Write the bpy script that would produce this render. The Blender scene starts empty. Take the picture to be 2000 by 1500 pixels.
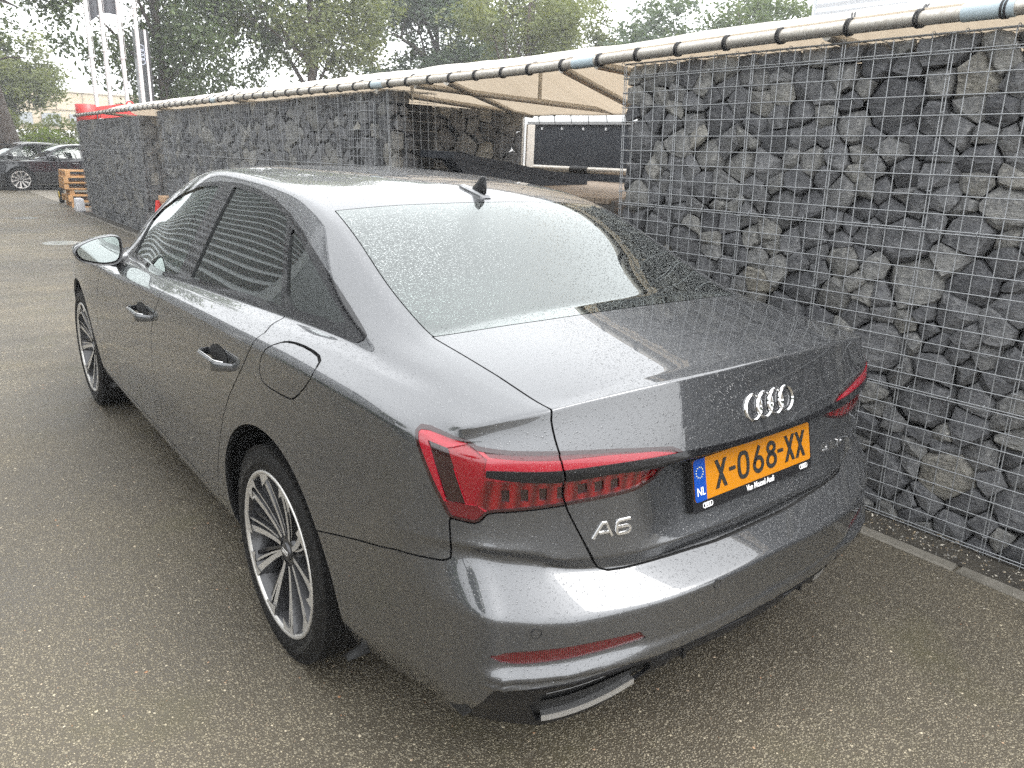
import bpy, bmesh, math, random
import numpy as np
from mathutils import Vector, Matrix, noise
from mathutils.bvhtree import BVHTree
R = math.radians
SC = bpy.context.scene
COL = SC.collection
# ---------------------------------------------------------------- camera
CAM_LOC = (-1.6698, -0.9635, 1.579)
def make_camera():
    pitch, roll, yaw, fpx = 0.3029, 0.0402, -0.681, 1467.93
    f = Vector((-math.sin(yaw)*math.cos(pitch), math.cos(yaw)*math.cos(pitch), -math.sin(pitch)))
    r = Vector((math.cos(yaw), math.sin(yaw), 0)); u = r.cross(f)
    c, s = math.cos(roll), math.sin(roll)
    r, u = c*r + s*u, c*u - s*r
    cd = bpy.data.cameras.new('camera'); co = bpy.data.objects.new('camera', cd); COL.objects.link(co)
    cd.sensor_width = 36; cd.lens = 36*fpx/2000; cd.clip_start = .05; cd.clip_end = 2000
    co.matrix_world = Matrix(((r.x, u.x, -f.x, CAM_LOC[0]), (r.y, u.y, -f.y, CAM_LOC[1]), (r.z, u.z, -f.z, CAM_LOC[2]), (0, 0, 0, 1)))
    SC.camera = co
make_camera()
# ---------------------------------------------------------------- overcast daylight
SUN_EL, SUN_AZ = 52, 150
def make_light():
    w = bpy.data.worlds.new('World'); SC.world = w; w.use_nodes = True
    nt = w.node_tree; bg = nt.nodes['Background']
    sky = nt.nodes.new('ShaderNodeTexSky'); sky.sky_type = 'NISHITA'; sky.sun_disc = False
    sky.sun_elevation = R(SUN_EL); sky.sun_rotation = R(SUN_AZ); sky.air_density = 1.0; sky.dust_density = 4.0
    hs = nt.nodes.new('ShaderNodeHueSaturation'); hs.inputs['Saturation'].default_value = .10
    nt.links.new(sky.outputs[0], hs.inputs['Color'])
    # cloud cover evens the dome out
    mx = nt.nodes.new('ShaderNodeMix'); mx.data_type = 'RGBA'; mx.inputs['Factor'].default_value = .65
    mx.inputs['B'].default_value = (8.6, 8.8, 9.0, 1)
    nt.links.new(hs.outputs[0], mx.inputs['A']); nt.links.new(mx.outputs['Result'], bg.inputs['Color'])
    bg.inputs['Strength'].default_value = .15
    sd = bpy.data.lights.new('sun', 'SUN'); sd.energy = .7; sd.angle = R(35); sd.color = (1, .97, .93)
    so = bpy.data.objects.new('sun', sd); COL.objects.link(so)
    el, az = R(SUN_EL), R(SUN_AZ)
    d = Vector((math.sin(az)*math.cos(el), math.cos(az)*math.cos(el), math.sin(el)))
    so.rotation_euler = d.to_track_quat('Z', 'Y').to_euler()
make_light()
SC.view_settings.view_transform = 'Standard'; SC.view_settings.look = 'None'; SC.view_settings.gamma = 1
SC.view_settings.use_curve_mapping = False; SC.view_settings.exposure = 1.6
SC.cycles.use_denoising = False
try:
    SC.cycles.denoiser = "OPENIMAGEDENOISE"; SC.cycles.denoising_input_passes = "RGB_ALBEDO_NORMAL"; SC.cycles.denoising_prefilter = "ACCURATE"
except Exception: pass
SC.cycles.max_bounces = 8; SC.cycles.transparent_max_bounces = 16; SC.cycles.diffuse_bounces = 3
SC.cycles.sample_clamp_indirect = 6; SC.cycles.caustics_reflective = False; SC.cycles.caustics_refractive = False
# ---------------------------------------------------------------- helpers
def link(name, me, parent=None, mats=(), label=None, cat=None, group=None, kind=None):
    o = bpy.data.objects.new(name, me); COL.objects.link(o)
    for m in mats:
        if m is not None: me.materials.append(m)
    if parent is not None: o.parent = parent
    tag(o, label, cat, group, kind)
    return o
def tag(o, label=None, cat=None, group=None, kind=None):
    if label: o['label'] = label
    if cat: o['category'] = cat
    if group: o['group'] = group
    if kind: o['kind'] = kind
    return o
def thing(name, label, cat, loc=(0, 0, 0), rz=0, group=None):
    o = bpy.data.objects.new(name, None); COL.objects.link(o); o.empty_display_size = .1
    o.location = loc; o.rotation_euler = (0, 0, rz)
    return tag(o, label, cat, group)
def dup(root, loc=None, rz=None, label=None):
    r = root.copy(); COL.objects.link(r)
    if loc is not None: r.location = loc
    if rz is not None: r.rotation_euler = (0, 0, rz)
    if label: r['label'] = label
    for ch in root.children:
        c = ch.copy(); COL.objects.link(c); c.parent = r
        for g in ch.children:
            d = g.copy(); COL.objects.link(d); d.parent = c
    return r
class MB:
    """collects simple shapes; build() links them as one mesh object"""
    def __init__(s): s.v = []; s.f = []; s.sm = []; s.mi = []
    def add(s, v, f, smooth=False, mi=0):
        n = len(s.v); s.v += [tuple(map(float, p)) for p in v]
        s.f += [tuple(i + n for i in q) for q in f]; s.sm += [smooth]*len(f); s.mi += [mi]*len(f)
    def box(s, a, b, rz=0, mi=0, M=None, taper=0):
        x0, y0, z0 = a; x1, y1, z1 = b
        v = [(x0, y0, z0), (x1, y0, z0), (x1, y1, z0), (x0, y1, z0), (x0+taper, y0+taper, z1), (x1-taper, y0+taper, z1), (x1-taper, y1-taper, z1), (x0+taper, y1-taper, z1)]
        if rz:
            cx, cy = (x0+x1)/2, (y0+y1)/2; c, q = math.cos(rz), math.sin(rz)
            v = [(cx+(p[0]-cx)*c-(p[1]-cy)*q, cy+(p[0]-cx)*q+(p[1]-cy)*c, p[2]) for p in v]
        if M is not None: v = [tuple(M @ Vector(p)) for p in v]
        s.add(v, [(3, 2, 1, 0), (4, 5, 6, 7), (0, 1, 5, 4), (1, 2, 6, 5), (2, 3, 7, 6), (3, 0, 4, 7)], False, mi)
    def tube(s, pts, r, n=8, closed=False, cap=True, smooth=True, mi=0):
        pts = [Vector(p) for p in pts]; m = len(pts); rr = r if hasattr(r, '__len__') else [r]*m
        vs = []; fs = []; up = None
        for i, p in enumerate(pts):
            if closed: t = pts[(i+1) % m] - pts[i-1]
            else: t = pts[min(i+1, m-1)] - pts[max(i-1, 0)]
            t.normalize()
            if up is None or abs(up.dot(t)) > .95: up = Vector((0, 0, 1)) if abs(t.z) < .9 else Vector((1, 0, 0))
            a = t.cross(up).normalized(); b = a.cross(t).normalized(); up = b
            for k in range(n):
                th = 2*math.pi*k/n; vs.append(p + (a*math.cos(th) + b*math.sin(th))*rr[i])
        for i in range(m if closed else m-1):
            j = (i+1) % m
            for k in range(n):
                l = (k+1) % n; fs.append((i*n+k, i*n+l, j*n+l, j*n+k))
        s.add(vs, fs, smooth, mi)
        if cap and not closed:
            s.add(vs[:n], [tuple(range(n-1, -1, -1))], False, mi); s.add(vs[-n:], [tuple(range(n))], False, mi)
    def lathe(s, prof, n=48, axis='x', c=(0, 0, 0), closed=False, smooth=True, mi=0):
        """prof: (along axis, radius)"""
        vs = []; fs = []
        for a, r in prof:
            for k in range(n):
                th = 2*math.pi*k/n; u, w = r*math.cos(th), r*math.sin(th)
                p = (a, u, w) if axis == 'x' else ((u, a, w) if axis == 'y' else (u, w, a))
                vs.append((p[0]+c[0], p[1]+c[1], p[2]+c[2]))
        m = len(prof)
        for i in range(m if closed else m-1):
            j = (i+1) % m
            for k in range(n):
                l = (k+1) % n; fs.append((i*n+k, j*n+k, j*n+l, i*n+l))
        s.add(vs, fs, smooth, mi)
    def prism(s, poly, a, b, M=None, mi=0):
        """polygon in xy extruded from z=a to z=b, then M"""
        n = len(poly); v = [(x, y, a) for x, y in poly] + [(x, y, b) for x, y in poly]
        if M is not None: v = [tuple(M @ Vector(p)) for p in v]
        f = [tuple(range(n-1, -1, -1)), tuple(range(n, 2*n))] + [(i, (i+1) % n, n+(i+1) % n, n+i) for i in range(n)]
        s.add(v, f, False, mi)
    def mesh(s, name='m'):
        me = bpy.data.meshes.new(name); me.from_pydata(s.v, [], s.f)
        me.polygons.foreach_set('use_smooth', s.sm); me.polygons.foreach_set('material_index', s.mi); me.update()
        return me
    def build(s, name, parent=None, *mats, **kw):
        return link(name, s.mesh(name), parent, mats, **kw)
def bevel_mesh(me, w, seg=2, ang=30):
    bm = bmesh.new(); bm.from_mesh(me)
    bmesh.ops.recalc_face_normals(bm, faces=bm.faces)
    ed = [e for e in bm.edges if len(e.link_faces) == 2 and e.calc_face_angle(0) > R(ang)]
    bmesh.ops.bevel(bm, geom=ed, offset=w, segments=seg, profile=.5, affect='EDGES', clamp_overlap=True)
    for f in bm.faces: f.smooth = True
    bm.to_mesh(me); bm.free()
    try: me.set_sharp_from_angle(angle=R(40))
    except Exception: pass
    return me
def text_verts(s, size=1, ext=0.0, bold=0.0, align='CENTER', xs=1.0, spacing=1.0):
    """text as (verts, faces) in its own xy plane, extruded along z"""
    cu = bpy.data.curves.new('t', 'FONT'); cu.body = s; cu.size = size; cu.extrude = ext; cu.offset = bold
    cu.align_x = align; cu.align_y = 'CENTER'; cu.space_character = spacing; cu.resolution_u = 4
    o = bpy.data.objects.new('t', cu); COL.objects.link(o)
    dg = bpy.context.evaluated_depsgraph_get(); dg.update()
    m = o.evaluated_get(dg).to_mesh()
    v = [(p.co.x*xs, p.co.y, p.co.z) for p in m.vertices]; f = [tuple(p.vertices) for p in m.polygons]
    o.evaluated_get(dg).to_mesh_clear(); bpy.data.objects.remove(o); bpy.data.curves.remove(cu)
    return v, f
# ---- materials
def mat(name, col=(.5, .5, .5), rough=.5, metal=0., spec=.5, coat=0., coat_r=.03, **kw):
    m = bpy.data.materials.new(name); m.use_nodes = True; b = m.node_tree.nodes['Principled BSDF']
    b.inputs['Base Color'].default_value = (*col, 1); b.inputs['Roughness'].default_value = rough
    b.inputs['Metallic'].default_value = metal; b.inputs['Specular IOR Level'].default_value = spec
    b.inputs['Coat Weight'].default_value = coat; b.inputs['Coat Roughness'].default_value = coat_r
    for k, v in kw.items(): b.inputs[k.replace('_', ' ')].default_value = v
    return m
class NT:
    def __init__(s, m): s.nt = m.node_tree; s.b = s.nt.nodes.get('Principled BSDF'); s.out = s.nt.nodes.get('Material Output')
    def n(s, t, **kw):
        x = s.nt.nodes.new('ShaderNode' + t)
        for k, v in kw.items():
            if hasattr(x, k): setattr(x, k, v)
            else: x.inputs[k.replace('_', ' ')].default_value = v
        return x
    def l(s, a, b): s.nt.links.new(a, b)
    def math(s, op, a, b=None, c=None, clamp=False):
        x = s.nt.nodes.new('ShaderNodeMath'); x.operation = op; x.use_clamp = clamp
        for i, q in enumerate((a, b, c)):
            if q is None: continue
            if isinstance(q, (int, float)): x.inputs[i].default_value = q
            else: s.l(q, x.inputs[i])
        return x.outputs[0]
    def ramp(s, fac, stops, interp='LINEAR'):
        x = s.nt.nodes.new('ShaderNodeValToRGB'); x.color_ramp.interpolation = interp
        e = x.color_ramp.elements
        while len(e) < len(stops): e.new(.5)
        for q, (p, c) in zip(e, stops): q.position = p; q.color = (*c, 1) if len(c) == 3 else c
        s.l(fac, x.inputs[0]); return x.outputs[0]
    def mix(s, fac, a, b, blend='MIX'):
        x = s.nt.nodes.new('ShaderNodeMix'); x.data_type = 'RGBA'; x.blend_type = blend
        for i, q in (('Factor', fac), ('A', a), ('B', b)):
            if isinstance(q, (int, float)): x.inputs[i].default_value = q
            elif isinstance(q, tuple): x.inputs[i].default_value = (*q, 1)
            else: s.l(q, x.inputs[i])
        return x.outputs['Result']
    def coord(s, kind='Object'): return s.n('TexCoord').outputs[kind]
    def noise(s, vec, scale, detail=3, rough=.5, out=0):
        x = s.n('TexNoise'); x.inputs['Scale'].default_value = scale; x.inputs['Detail'].default_value = detail; x.inputs['Roughness'].default_value = rough
        s.l(vec, x.inputs['Vector']); return x.outputs[out]
    def vor(s, vec, scale, feature='F1', rnd=1.0):
        x = s.n('TexVoronoi'); x.feature = feature; x.inputs['Scale'].default_value = scale; x.inputs['Randomness'].default_value = rnd
        s.l(vec, x.inputs['Vector']); return x
    def bump(s, h, strength=.5, dist=.01, normal=None):
        x = s.n('Bump'); x.inputs['Strength'].default_value = strength; x.inputs['Distance'].default_value = dist
        s.l(h, x.inputs['Height'])
        if normal is not None: s.l(normal, x.inputs['Normal'])
        return x.outputs[0]
def drops(nt, top=.86, side=.16, scale=235):
    """height field of rain beads: dense on faces that look up, few on upright ones"""
    co = nt.coord('Object'); geo = nt.n('NewGeometry')
    sep = nt.n('SeparateXYZ'); nt.l(geo.outputs['Normal'], sep.inputs[0])
    up = nt.n('MapRange'); up.inputs['From Min'].default_value = .05; up.inputs['From Max'].default_value = .55
    up.inputs['To Min'].default_value = side; up.inputs['To Max'].default_value = top
    nt.l(sep.outputs['Z'], up.inputs['Value'])
    hs = []
    for sc_, rr in ((scale, .40), (scale*.50, .30)):
        v = nt.vor(co, sc_)
        sc3 = nt.n('SeparateColor'); nt.l(v.outputs['Color'], sc3.inputs[0])
        keep = nt.math('LESS_THAN', sc3.outputs[0], up.outputs[0])
        rad = nt.math('MULTIPLY_ADD', sc3.outputs[1], rr*.7, rr*.35)
        q = nt.math('DIVIDE', v.outputs['Distance'], rad)
        h = nt.math('SUBTRACT', 1.0, nt.math('MULTIPLY', q, q), clamp=True)
        h = nt.math('POWER', h, .6)
        hs.append(nt.math('MULTIPLY', nt.math('MULTIPLY', h, keep), 250.0/sc_))
    return nt.math('MAXIMUM', hs[0], hs[1])
# ---------------------------------------------------------------- car materials
def car_paint():
    m = mat('grey_car_paint', (.045, .047, .05), .36, .7, .5, 1.0, .012); t = NT(m); t.b.inputs['Coat IOR'].default_value = 1.85
    d = drops(t)
    nb = t.bump(d, .6, .0011); t.l(nb, t.b.inputs['Coat Normal'])
    fl = t.noise(t.coord('Object'), 900, 1); c = t.ramp(fl, [(.3, (.046, .048, .052)), (.7, (.072, .075, .080))]); t.l(c, t.b.inputs['Base Color'])
    return m
def glossy_black(name, col=(.006, .006, .007), rough=.06, wet=True):
    m = mat(name, col, rough, 0, .5, 0); t = NT(m)
    if wet: t.l(t.bump(drops(t), .5, .0015), t.b.inputs['Normal'])
    return m
def glass_mat(name, tint, wet=True, gain=1.25):
    m = bpy.data.materials.new(name); m.use_nodes = True; t = NT(m); t.nt.nodes.remove(t.b)
    tr = t.n('BsdfTransparent'); tr.inputs[0].default_value = (*tint, 1)
    gl = t.n('BsdfGlossy'); gl.inputs['Roughness'].default_value = .0; gl.inputs[0].default_value = (.95, 1, .98, 1)
    fr = t.n('Fresnel'); fr.inputs['IOR'].default_value = 1.52
    mx = t.n('MixShader'); f = t.math('MULTIPLY_ADD', fr.outputs[0], gain, .03, clamp=True)
    if wet:
        b = t.bump(drops(t, 1.0, .12), .7, .0012); t.l(b, gl.inputs['Normal']); t.l(b, fr.inputs['Normal'])
    t.l(f, mx.inputs[0]); t.l(tr.outputs[0], mx.inputs[1]); t.l(gl.outputs[0], mx.inputs[2]); t.l(mx.outputs[0], t.out.inputs[0])
    return m
def lens_mat(name, col, rough=.25, lines=None):
    m = mat(name, col, rough, 0, .5, 1.0, .01); t = NT(m)
    t.l(t.bump(drops(t, 1.0, .2), .45, .0015), t.b.inputs['Coat Normal'])
    if lines:
        co = t.coord('Object'); sep = t.n('SeparateXYZ'); t.l(co, sep.inputs[0])
        w = t.math('SINE', t.math('MULTIPLY', sep.outputs[lines[0]], lines[1]))
        c = t.mix(t.math('MULTIPLY_ADD', w, .5, .5), tuple(x*.35 for x in col), col); t.l(c, t.b.inputs['Base Color'])
        t.l(t.bump(w, .4, .002), t.b.inputs['Normal'])
    return m
M_PAINT = car_paint()
M_GAP = mat('body_shell_black', (.006, .006, .006), .7)
M_TRIM = glossy_black('gloss_black_trim', (.006, .006, .007), .04)
M_PLAST = mat('black_textured_plastic', (.009, .009, .010), .42, 0, .28)
M_GLASS_R = glass_mat('privacy_glass', (.055, .065, .06), False)
M_GLASS_F = glass_mat('door_glass', (.42, .52, .47), False)
M_GLASS_B = glass_mat('rear_glass', (.09, .115, .105), True, 1.75)
M_RED = lens_mat('red_lens_bright', (.26, .0015, .012), .22)
M_RED_T = lens_mat('red_lens_wedge', (.19, .0012, .007), .2)
M_RED2 = lens_mat('red_lens_deep', (.085, .001, .004), .2)
M_RED3 = lens_mat('red_lens_dark', (.016, .0015, .002), .15)
M_REDSEG = lens_mat('red_lens_segment', (.16, .0015, .003), .2, (0, 210))
M_REFL = lens_mat('red_reflector', (.10, .0015, .004), .2, (0, 1500))
M_CHROME = mat('chrome', (.80, .80, .80), .08, 1.0)
M_SILVER = mat('machined_silver', (.60, .585, .56), .42, .75)
M_WHEELDK = mat('dark_wheel_paint', (.05, .05, .052), .34, .6, .5, .5, .1)
M_STEEL = mat('brake_steel', (.15, .15, .15), .4, 1.0)
def tyre_mat():
    m = mat('tyre_rubber', (.017, .017, .017), .7, 0, .18); t = NT(m)
    n = t.noise(t.coord('Object'), 60, 4); t.l(t.ramp(n, [(.3, (.006, .006, .006)), (.75, (.016, .015, .014))]), t.b.inputs['Base Color'])
    return m
M_TYRE = tyre_mat()
M_PLATE_Y = mat('plate_yellow', (.42, .155, .001), .38, 0, .4, .3, .1)
M_PLATE_B = mat('plate_blue', (.0, .045, .28), .35, 0, .4, .3, .1)
M_WHITE = mat('white_print', (.82, .82, .82), .5)
M_STAR = mat('pale_yellow_print', (.75, .72, .35), .5)
M_INK = mat('black_print', (.012, .012, .012), .45)
M_SEAT = mat('dark_seat_leather', (.02, .02, .021), .55)
M_HEAD = mat('grey_headlining', (.12, .12, .115), .9)
# ---------------------------------------------------------------- car body base surface (right half, x > 0; mirrored later)
def pchip(xs, ys, x):
    xs = np.asarray(xs, float); ys = np.asarray(ys, float); x = np.asarray(x, float)
    h = np.diff(xs); d = np.diff(ys) / h
    m = np.zeros_like(xs)
    for i in range(1, len(xs) - 1):
        if d[i-1] * d[i] > 0:
            w1 = 2*h[i] + h[i-1]; w2 = h[i] + 2*h[i-1]
            m[i] = (w1 + w2) / (w1/d[i-1] + w2/d[i])
    m[0] = d[0]; m[-1] = d[-1]
    k = np.clip(np.searchsorted(xs, x) - 1, 0, len(xs) - 2)
    t = (x - xs[k]) / h[k]
    return ((2*t**3-3*t**2+1)*ys[k] + (t**3-2*t**2+t)*h[k]*m[k] + (-2*t**3+3*t**2)*ys[k+1] + (t**3-t**2)*h[k]*m[k+1])

NR = 12      # side rows 0..11 (11 = valley line under the glass)
NK = 9       # top columns k0..k8 (k0 = row 11, k8 = centre)
# side rows: (x at mid length, z)
SIDE_X = [.850, .905, .925, .936, .942, .944, .944, .942, .939, .934, .921, .860]
SIDE_Z = [.20, .28, .38, .48, .57, .65, .725, .80, .87, .93, .985, 1.045]
def side_row(i, y):
    """half width and height of side row i at station y"""
    x = SIDE_X[i]; z = SIDE_Z[i]
    tl = [.34, .50, .64, .90, 1.3, 3.6, 4.1, 4.4, 4.62]
    lo = pchip(tl, [.052, .024, .012, .004, 0, 0, .008, .045, .120], y)
    hi = pchip(tl, [.052, .030, .020, .010, 0, .006, .02, .065, .150], y)
    f = np.clip((z - .5) / .3, 0, 1)
    x = x - (lo * (1 - f) + hi * f)
    if i == 10:   # tornado line climbs towards the tail
        z = pchip([.26, .5, .9, 1.6, 2.4, 3.4, 4.3, 4.62], [.985, 1.008, 1.015, 1.000, .975, .925, .86, .82], y)
        x = pchip([.34, .6, .9, 1.3, 2.4, 3.4, 4.1, 4.62], [.872, .900, .914, .920, .922, .912, .885, .76], y)
    if i == 11:
        z = pchip([.26, .5, .9, 1.4, 2.4, 3.2, 3.62, 4.3, 4.62], [1.010, 1.042, 1.056, 1.045, 1.012, .982, .935, .875, .832], y)
        x = pchip([.34, .6, .9, 1.3, 2.4, 3.2, 3.7, 4.2, 4.62], [.800, .826, .846, .862, .874, .868, .85, .80, .70], y)
    if i < 10:
        z = z - pchip([.3, 3.6, 4.2, 4.62], [0, 0, .02, .04], y) * np.clip((z-.4)/.5, 0, 1)
        q = np.clip((.98 - y) / .72, 0, 1); q = q*q*(3-2*q)
        z = z + (rear_pt(i, 0)[2] - z) * q
    if i == 3: x = x - pchip([.3, 1.6, 2.0, 3.2, 3.5, 4.6], [0, 0, .010, .010, 0, 0], y)
    if i == 2: x = x - pchip([.3, 1.6, 2.0, 3.2, 3.5, 4.6], [0, 0, .012, .012, 0, 0], y)
    return x, z
TY = [.40, .66, .90, 1.10, 1.31, 1.55, 1.85, 2.2, 2.55, 2.9, 3.2, 3.62, 3.9, 4.3, 4.62]
TOPX = {
 1: [0.765, 0.785, 0.793, 0.803, 0.812, 0.82, 0.826, 0.83, 0.83, 0.832, 0.832, 0.8, 0.78, 0.75, 0.66],
 2: [0.735, 0.748, 0.74, 0.725, 0.715, 0.722, 0.727, 0.73, 0.73, 0.735, 0.79, 0.745, 0.72, 0.68, 0.6],
 3: [0.7, 0.694, 0.674, 0.655, 0.637, 0.622, 0.616, 0.612, 0.622, 0.665, 0.752, 0.71, 0.66, 0.6, 0.53],
 4: [0.648, 0.642, 0.622, 0.605, 0.59, 0.578, 0.57, 0.565, 0.575, 0.62, 0.715, 0.7, 0.62, 0.55, 0.47],
 5: [.47, .46, .45, .44, .43, .42, .41, .41, .41, .42, .46, .48, .45, .40, .35],
 6: [.31, .31, .30, .29, .28, .28, .27, .27, .27, .28, .30, .32, .30, .27, .24],
 7: [.155, .155, .15, .145, .14, .14, .135, .135, .135, .14, .15, .16, .15, .135, .12],
 8: [0]*15}
TOPZ = {
 1: [1.047, 1.062, 1.072, 1.071, 1.068, 1.059, 1.047, 1.030, 1.010, 1.006, 1.000, 0.945, 0.922, 0.88, 0.835],
 2: [1.061, 1.088, 1.138, 1.188, 1.235, 1.25, 1.248, 1.246, 1.24, 1.185, 1.045, 0.952, 0.928, 0.885, 0.838],
 3: [1.074, 1.104, 1.192, 1.276, 1.347, 1.395, 1.421, 1.433, 1.408, 1.285, 1.09, 0.962, 0.935, 0.89, 0.84],
 4: [1.083, 1.113, 1.205, 1.293, 1.37, 1.416, 1.44, 1.452, 1.435, 1.325, 1.13, 0.972, 0.942, 0.895, 0.842],
 5: [1.098, 1.126, 1.223, 1.314, 1.392, 1.431, 1.453, 1.465, 1.456, 1.365, 1.185, 0.985, 0.95, 0.9, 0.846],
 6: [1.107, 1.133, 1.234, 1.325, 1.403, 1.439, 1.459, 1.47, 1.463, 1.385, 1.215, 0.995, 0.956, 0.905, 0.85],
 7: [1.113, 1.138, 1.242, 1.332, 1.409, 1.444, 1.462, 1.473, 1.466, 1.395, 1.23, 1, 0.96, 0.908, 0.852],
 8: [1.115, 1.14, 1.244, 1.334, 1.411, 1.445, 1.463, 1.474, 1.467, 1.398, 1.235, 1.002, 0.962, 0.91, 0.853]}
def glass_x(y, z): return .832 - .535*(z-1.06) - .20*(z-1.06)**2 - float(pchip([.9, 1.1, 1.31, 1.55, 1.85, 2.2, 2.55, 2.9], [.036, .022, .012, .006, .002, 0, .002, .008], y))
for k_, lo_ in ((1, .89), (2, 1.09), (3, 1.54)):
    TOPX[k_] = [glass_x(y, TOPZ[k_][i]) if lo_ <= y <= 2.56 else TOPX[k_][i] for i, y in enumerate(TY)]
def top_pt(k, y):
    return float(pchip(TY, TOPX[k], y)), float(pchip(TY, TOPZ[k], y))
STA = [.36, .50, .66, .84, 1.02, 1.22, 1.42, 1.65, 1.95, 2.25, 2.55, 2.85, 3.1, 3.35, 3.62, 3.9, 4.2, 4.42, 4.62]
# rear face, centre column and the x stations of columns k0..k8
RX = [.822, .775, .725, .668, .612, .45, .305, .155, 0.]
RZ = [.355, .425, .485, .60, .642, .69, .745, .878, .905, .945, 1.03, 1.091]
RYC = [.030, -.008, -.040, -.042, .046, .030, .056, .086, .026, .036, .058, .074]   # y on the centre line
RYC_OUT = [.030, -.008, -.040, -.042, .034, .026, .032, .036, .024, .034, .058, .074]  # outboard of the plate recess
def rear_pt(i, k):
    x = RX[k]; z = RZ[i]
    f = np.clip((x - .28) / .12, 0, 1); f = f*f*(3-2*f)
    y = RYC[i]*(1-f) + RYC_OUT[i]*f
    # plan curve of the tail
    py = pchip([0, .155, .305, .45, .612, .668, .725, .775, .822], [0, .003, .014, .036, .080, .100, .126, .157, .200], x)
    if i >= 9:  py = py * pchip([.89, .98, 1.05], [1.0, .95, .92], z)
    if i in (10, 11): py = py + pchip([0, .6, .66, .77, .83], [0, 0, .0, .01, .02], x)
    z = z + pchip([0, .25, .45, .612, .725, .83], [0, -.004, -.014, -.034, -.052, -.085], x) * np.clip((z - .94) / .14, 0, 1)
    # bumper crease and boot seam climb towards the corner
    if i == 3: z += pchip([0, .4, .612, .725, .83], [0, -.012, -.017, -.008, .012], x) 
    if i == 0:
        z += pchip([0, .30, .40, .5, .65, .83], [0, -.003, -.055, -.105, -.122, -.09], x); py = py + pchip([0, .5, .83], [0, .015, .05], RX[k]); x = x - pchip([0, .5, .83], [0, 0, .03], RX[k])
    if i == 1: z += pchip([0, .35, .5, .65, .83], [0, 0, -.02, -.05, -.06], x)
    if i == 2: z += pchip([0, .4, .65, .83], [0, -.01, -.03, -.03], x)
    if i == 4: z += pchip([0, .4, .55, .725, .83], [0, .006, .02, .055, .075], x)
    if i == 5: z += pchip([0, .4, .612, .725, .83], [0, .0, .015, .045, .06], x)
    if i == 6: z += pchip([0, .4, .612, .83], [0, .0, .01, .03], x)
    if i == 7: z += pchip([0, .4, .612, .83], [0, -.01, -.04, -.04], x)
    if i == 8: z += pchip([0, .4, .612, .83], [0, .0, .006, .0], x)
    if i == 9: z += pchip([0, .4, .612, .83], [0, .0, .01, .02], x)
    if i <= 3:
        x = x + pchip([0, .5, .83], [0, .0, .012], x)
        py = py + pchip([0, .5, .83], [0, .0, .012], RX[k])
    return x, y + py, z
def front_pt(i, k):
    x = RX[k] * .86; z = pchip([0, 3, 8, 11], [.20, .46, .72, .862], i)
    y = 4.93 - pchip([0, .3, .5, .72], [0, .035, .10, .24], x) - pchip([.2, .45, .6, .8, .9], [.10, .02, .0, .03, .09], z)
    return x, y, float(z) * .96 if i > 5 else float(z)
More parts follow.
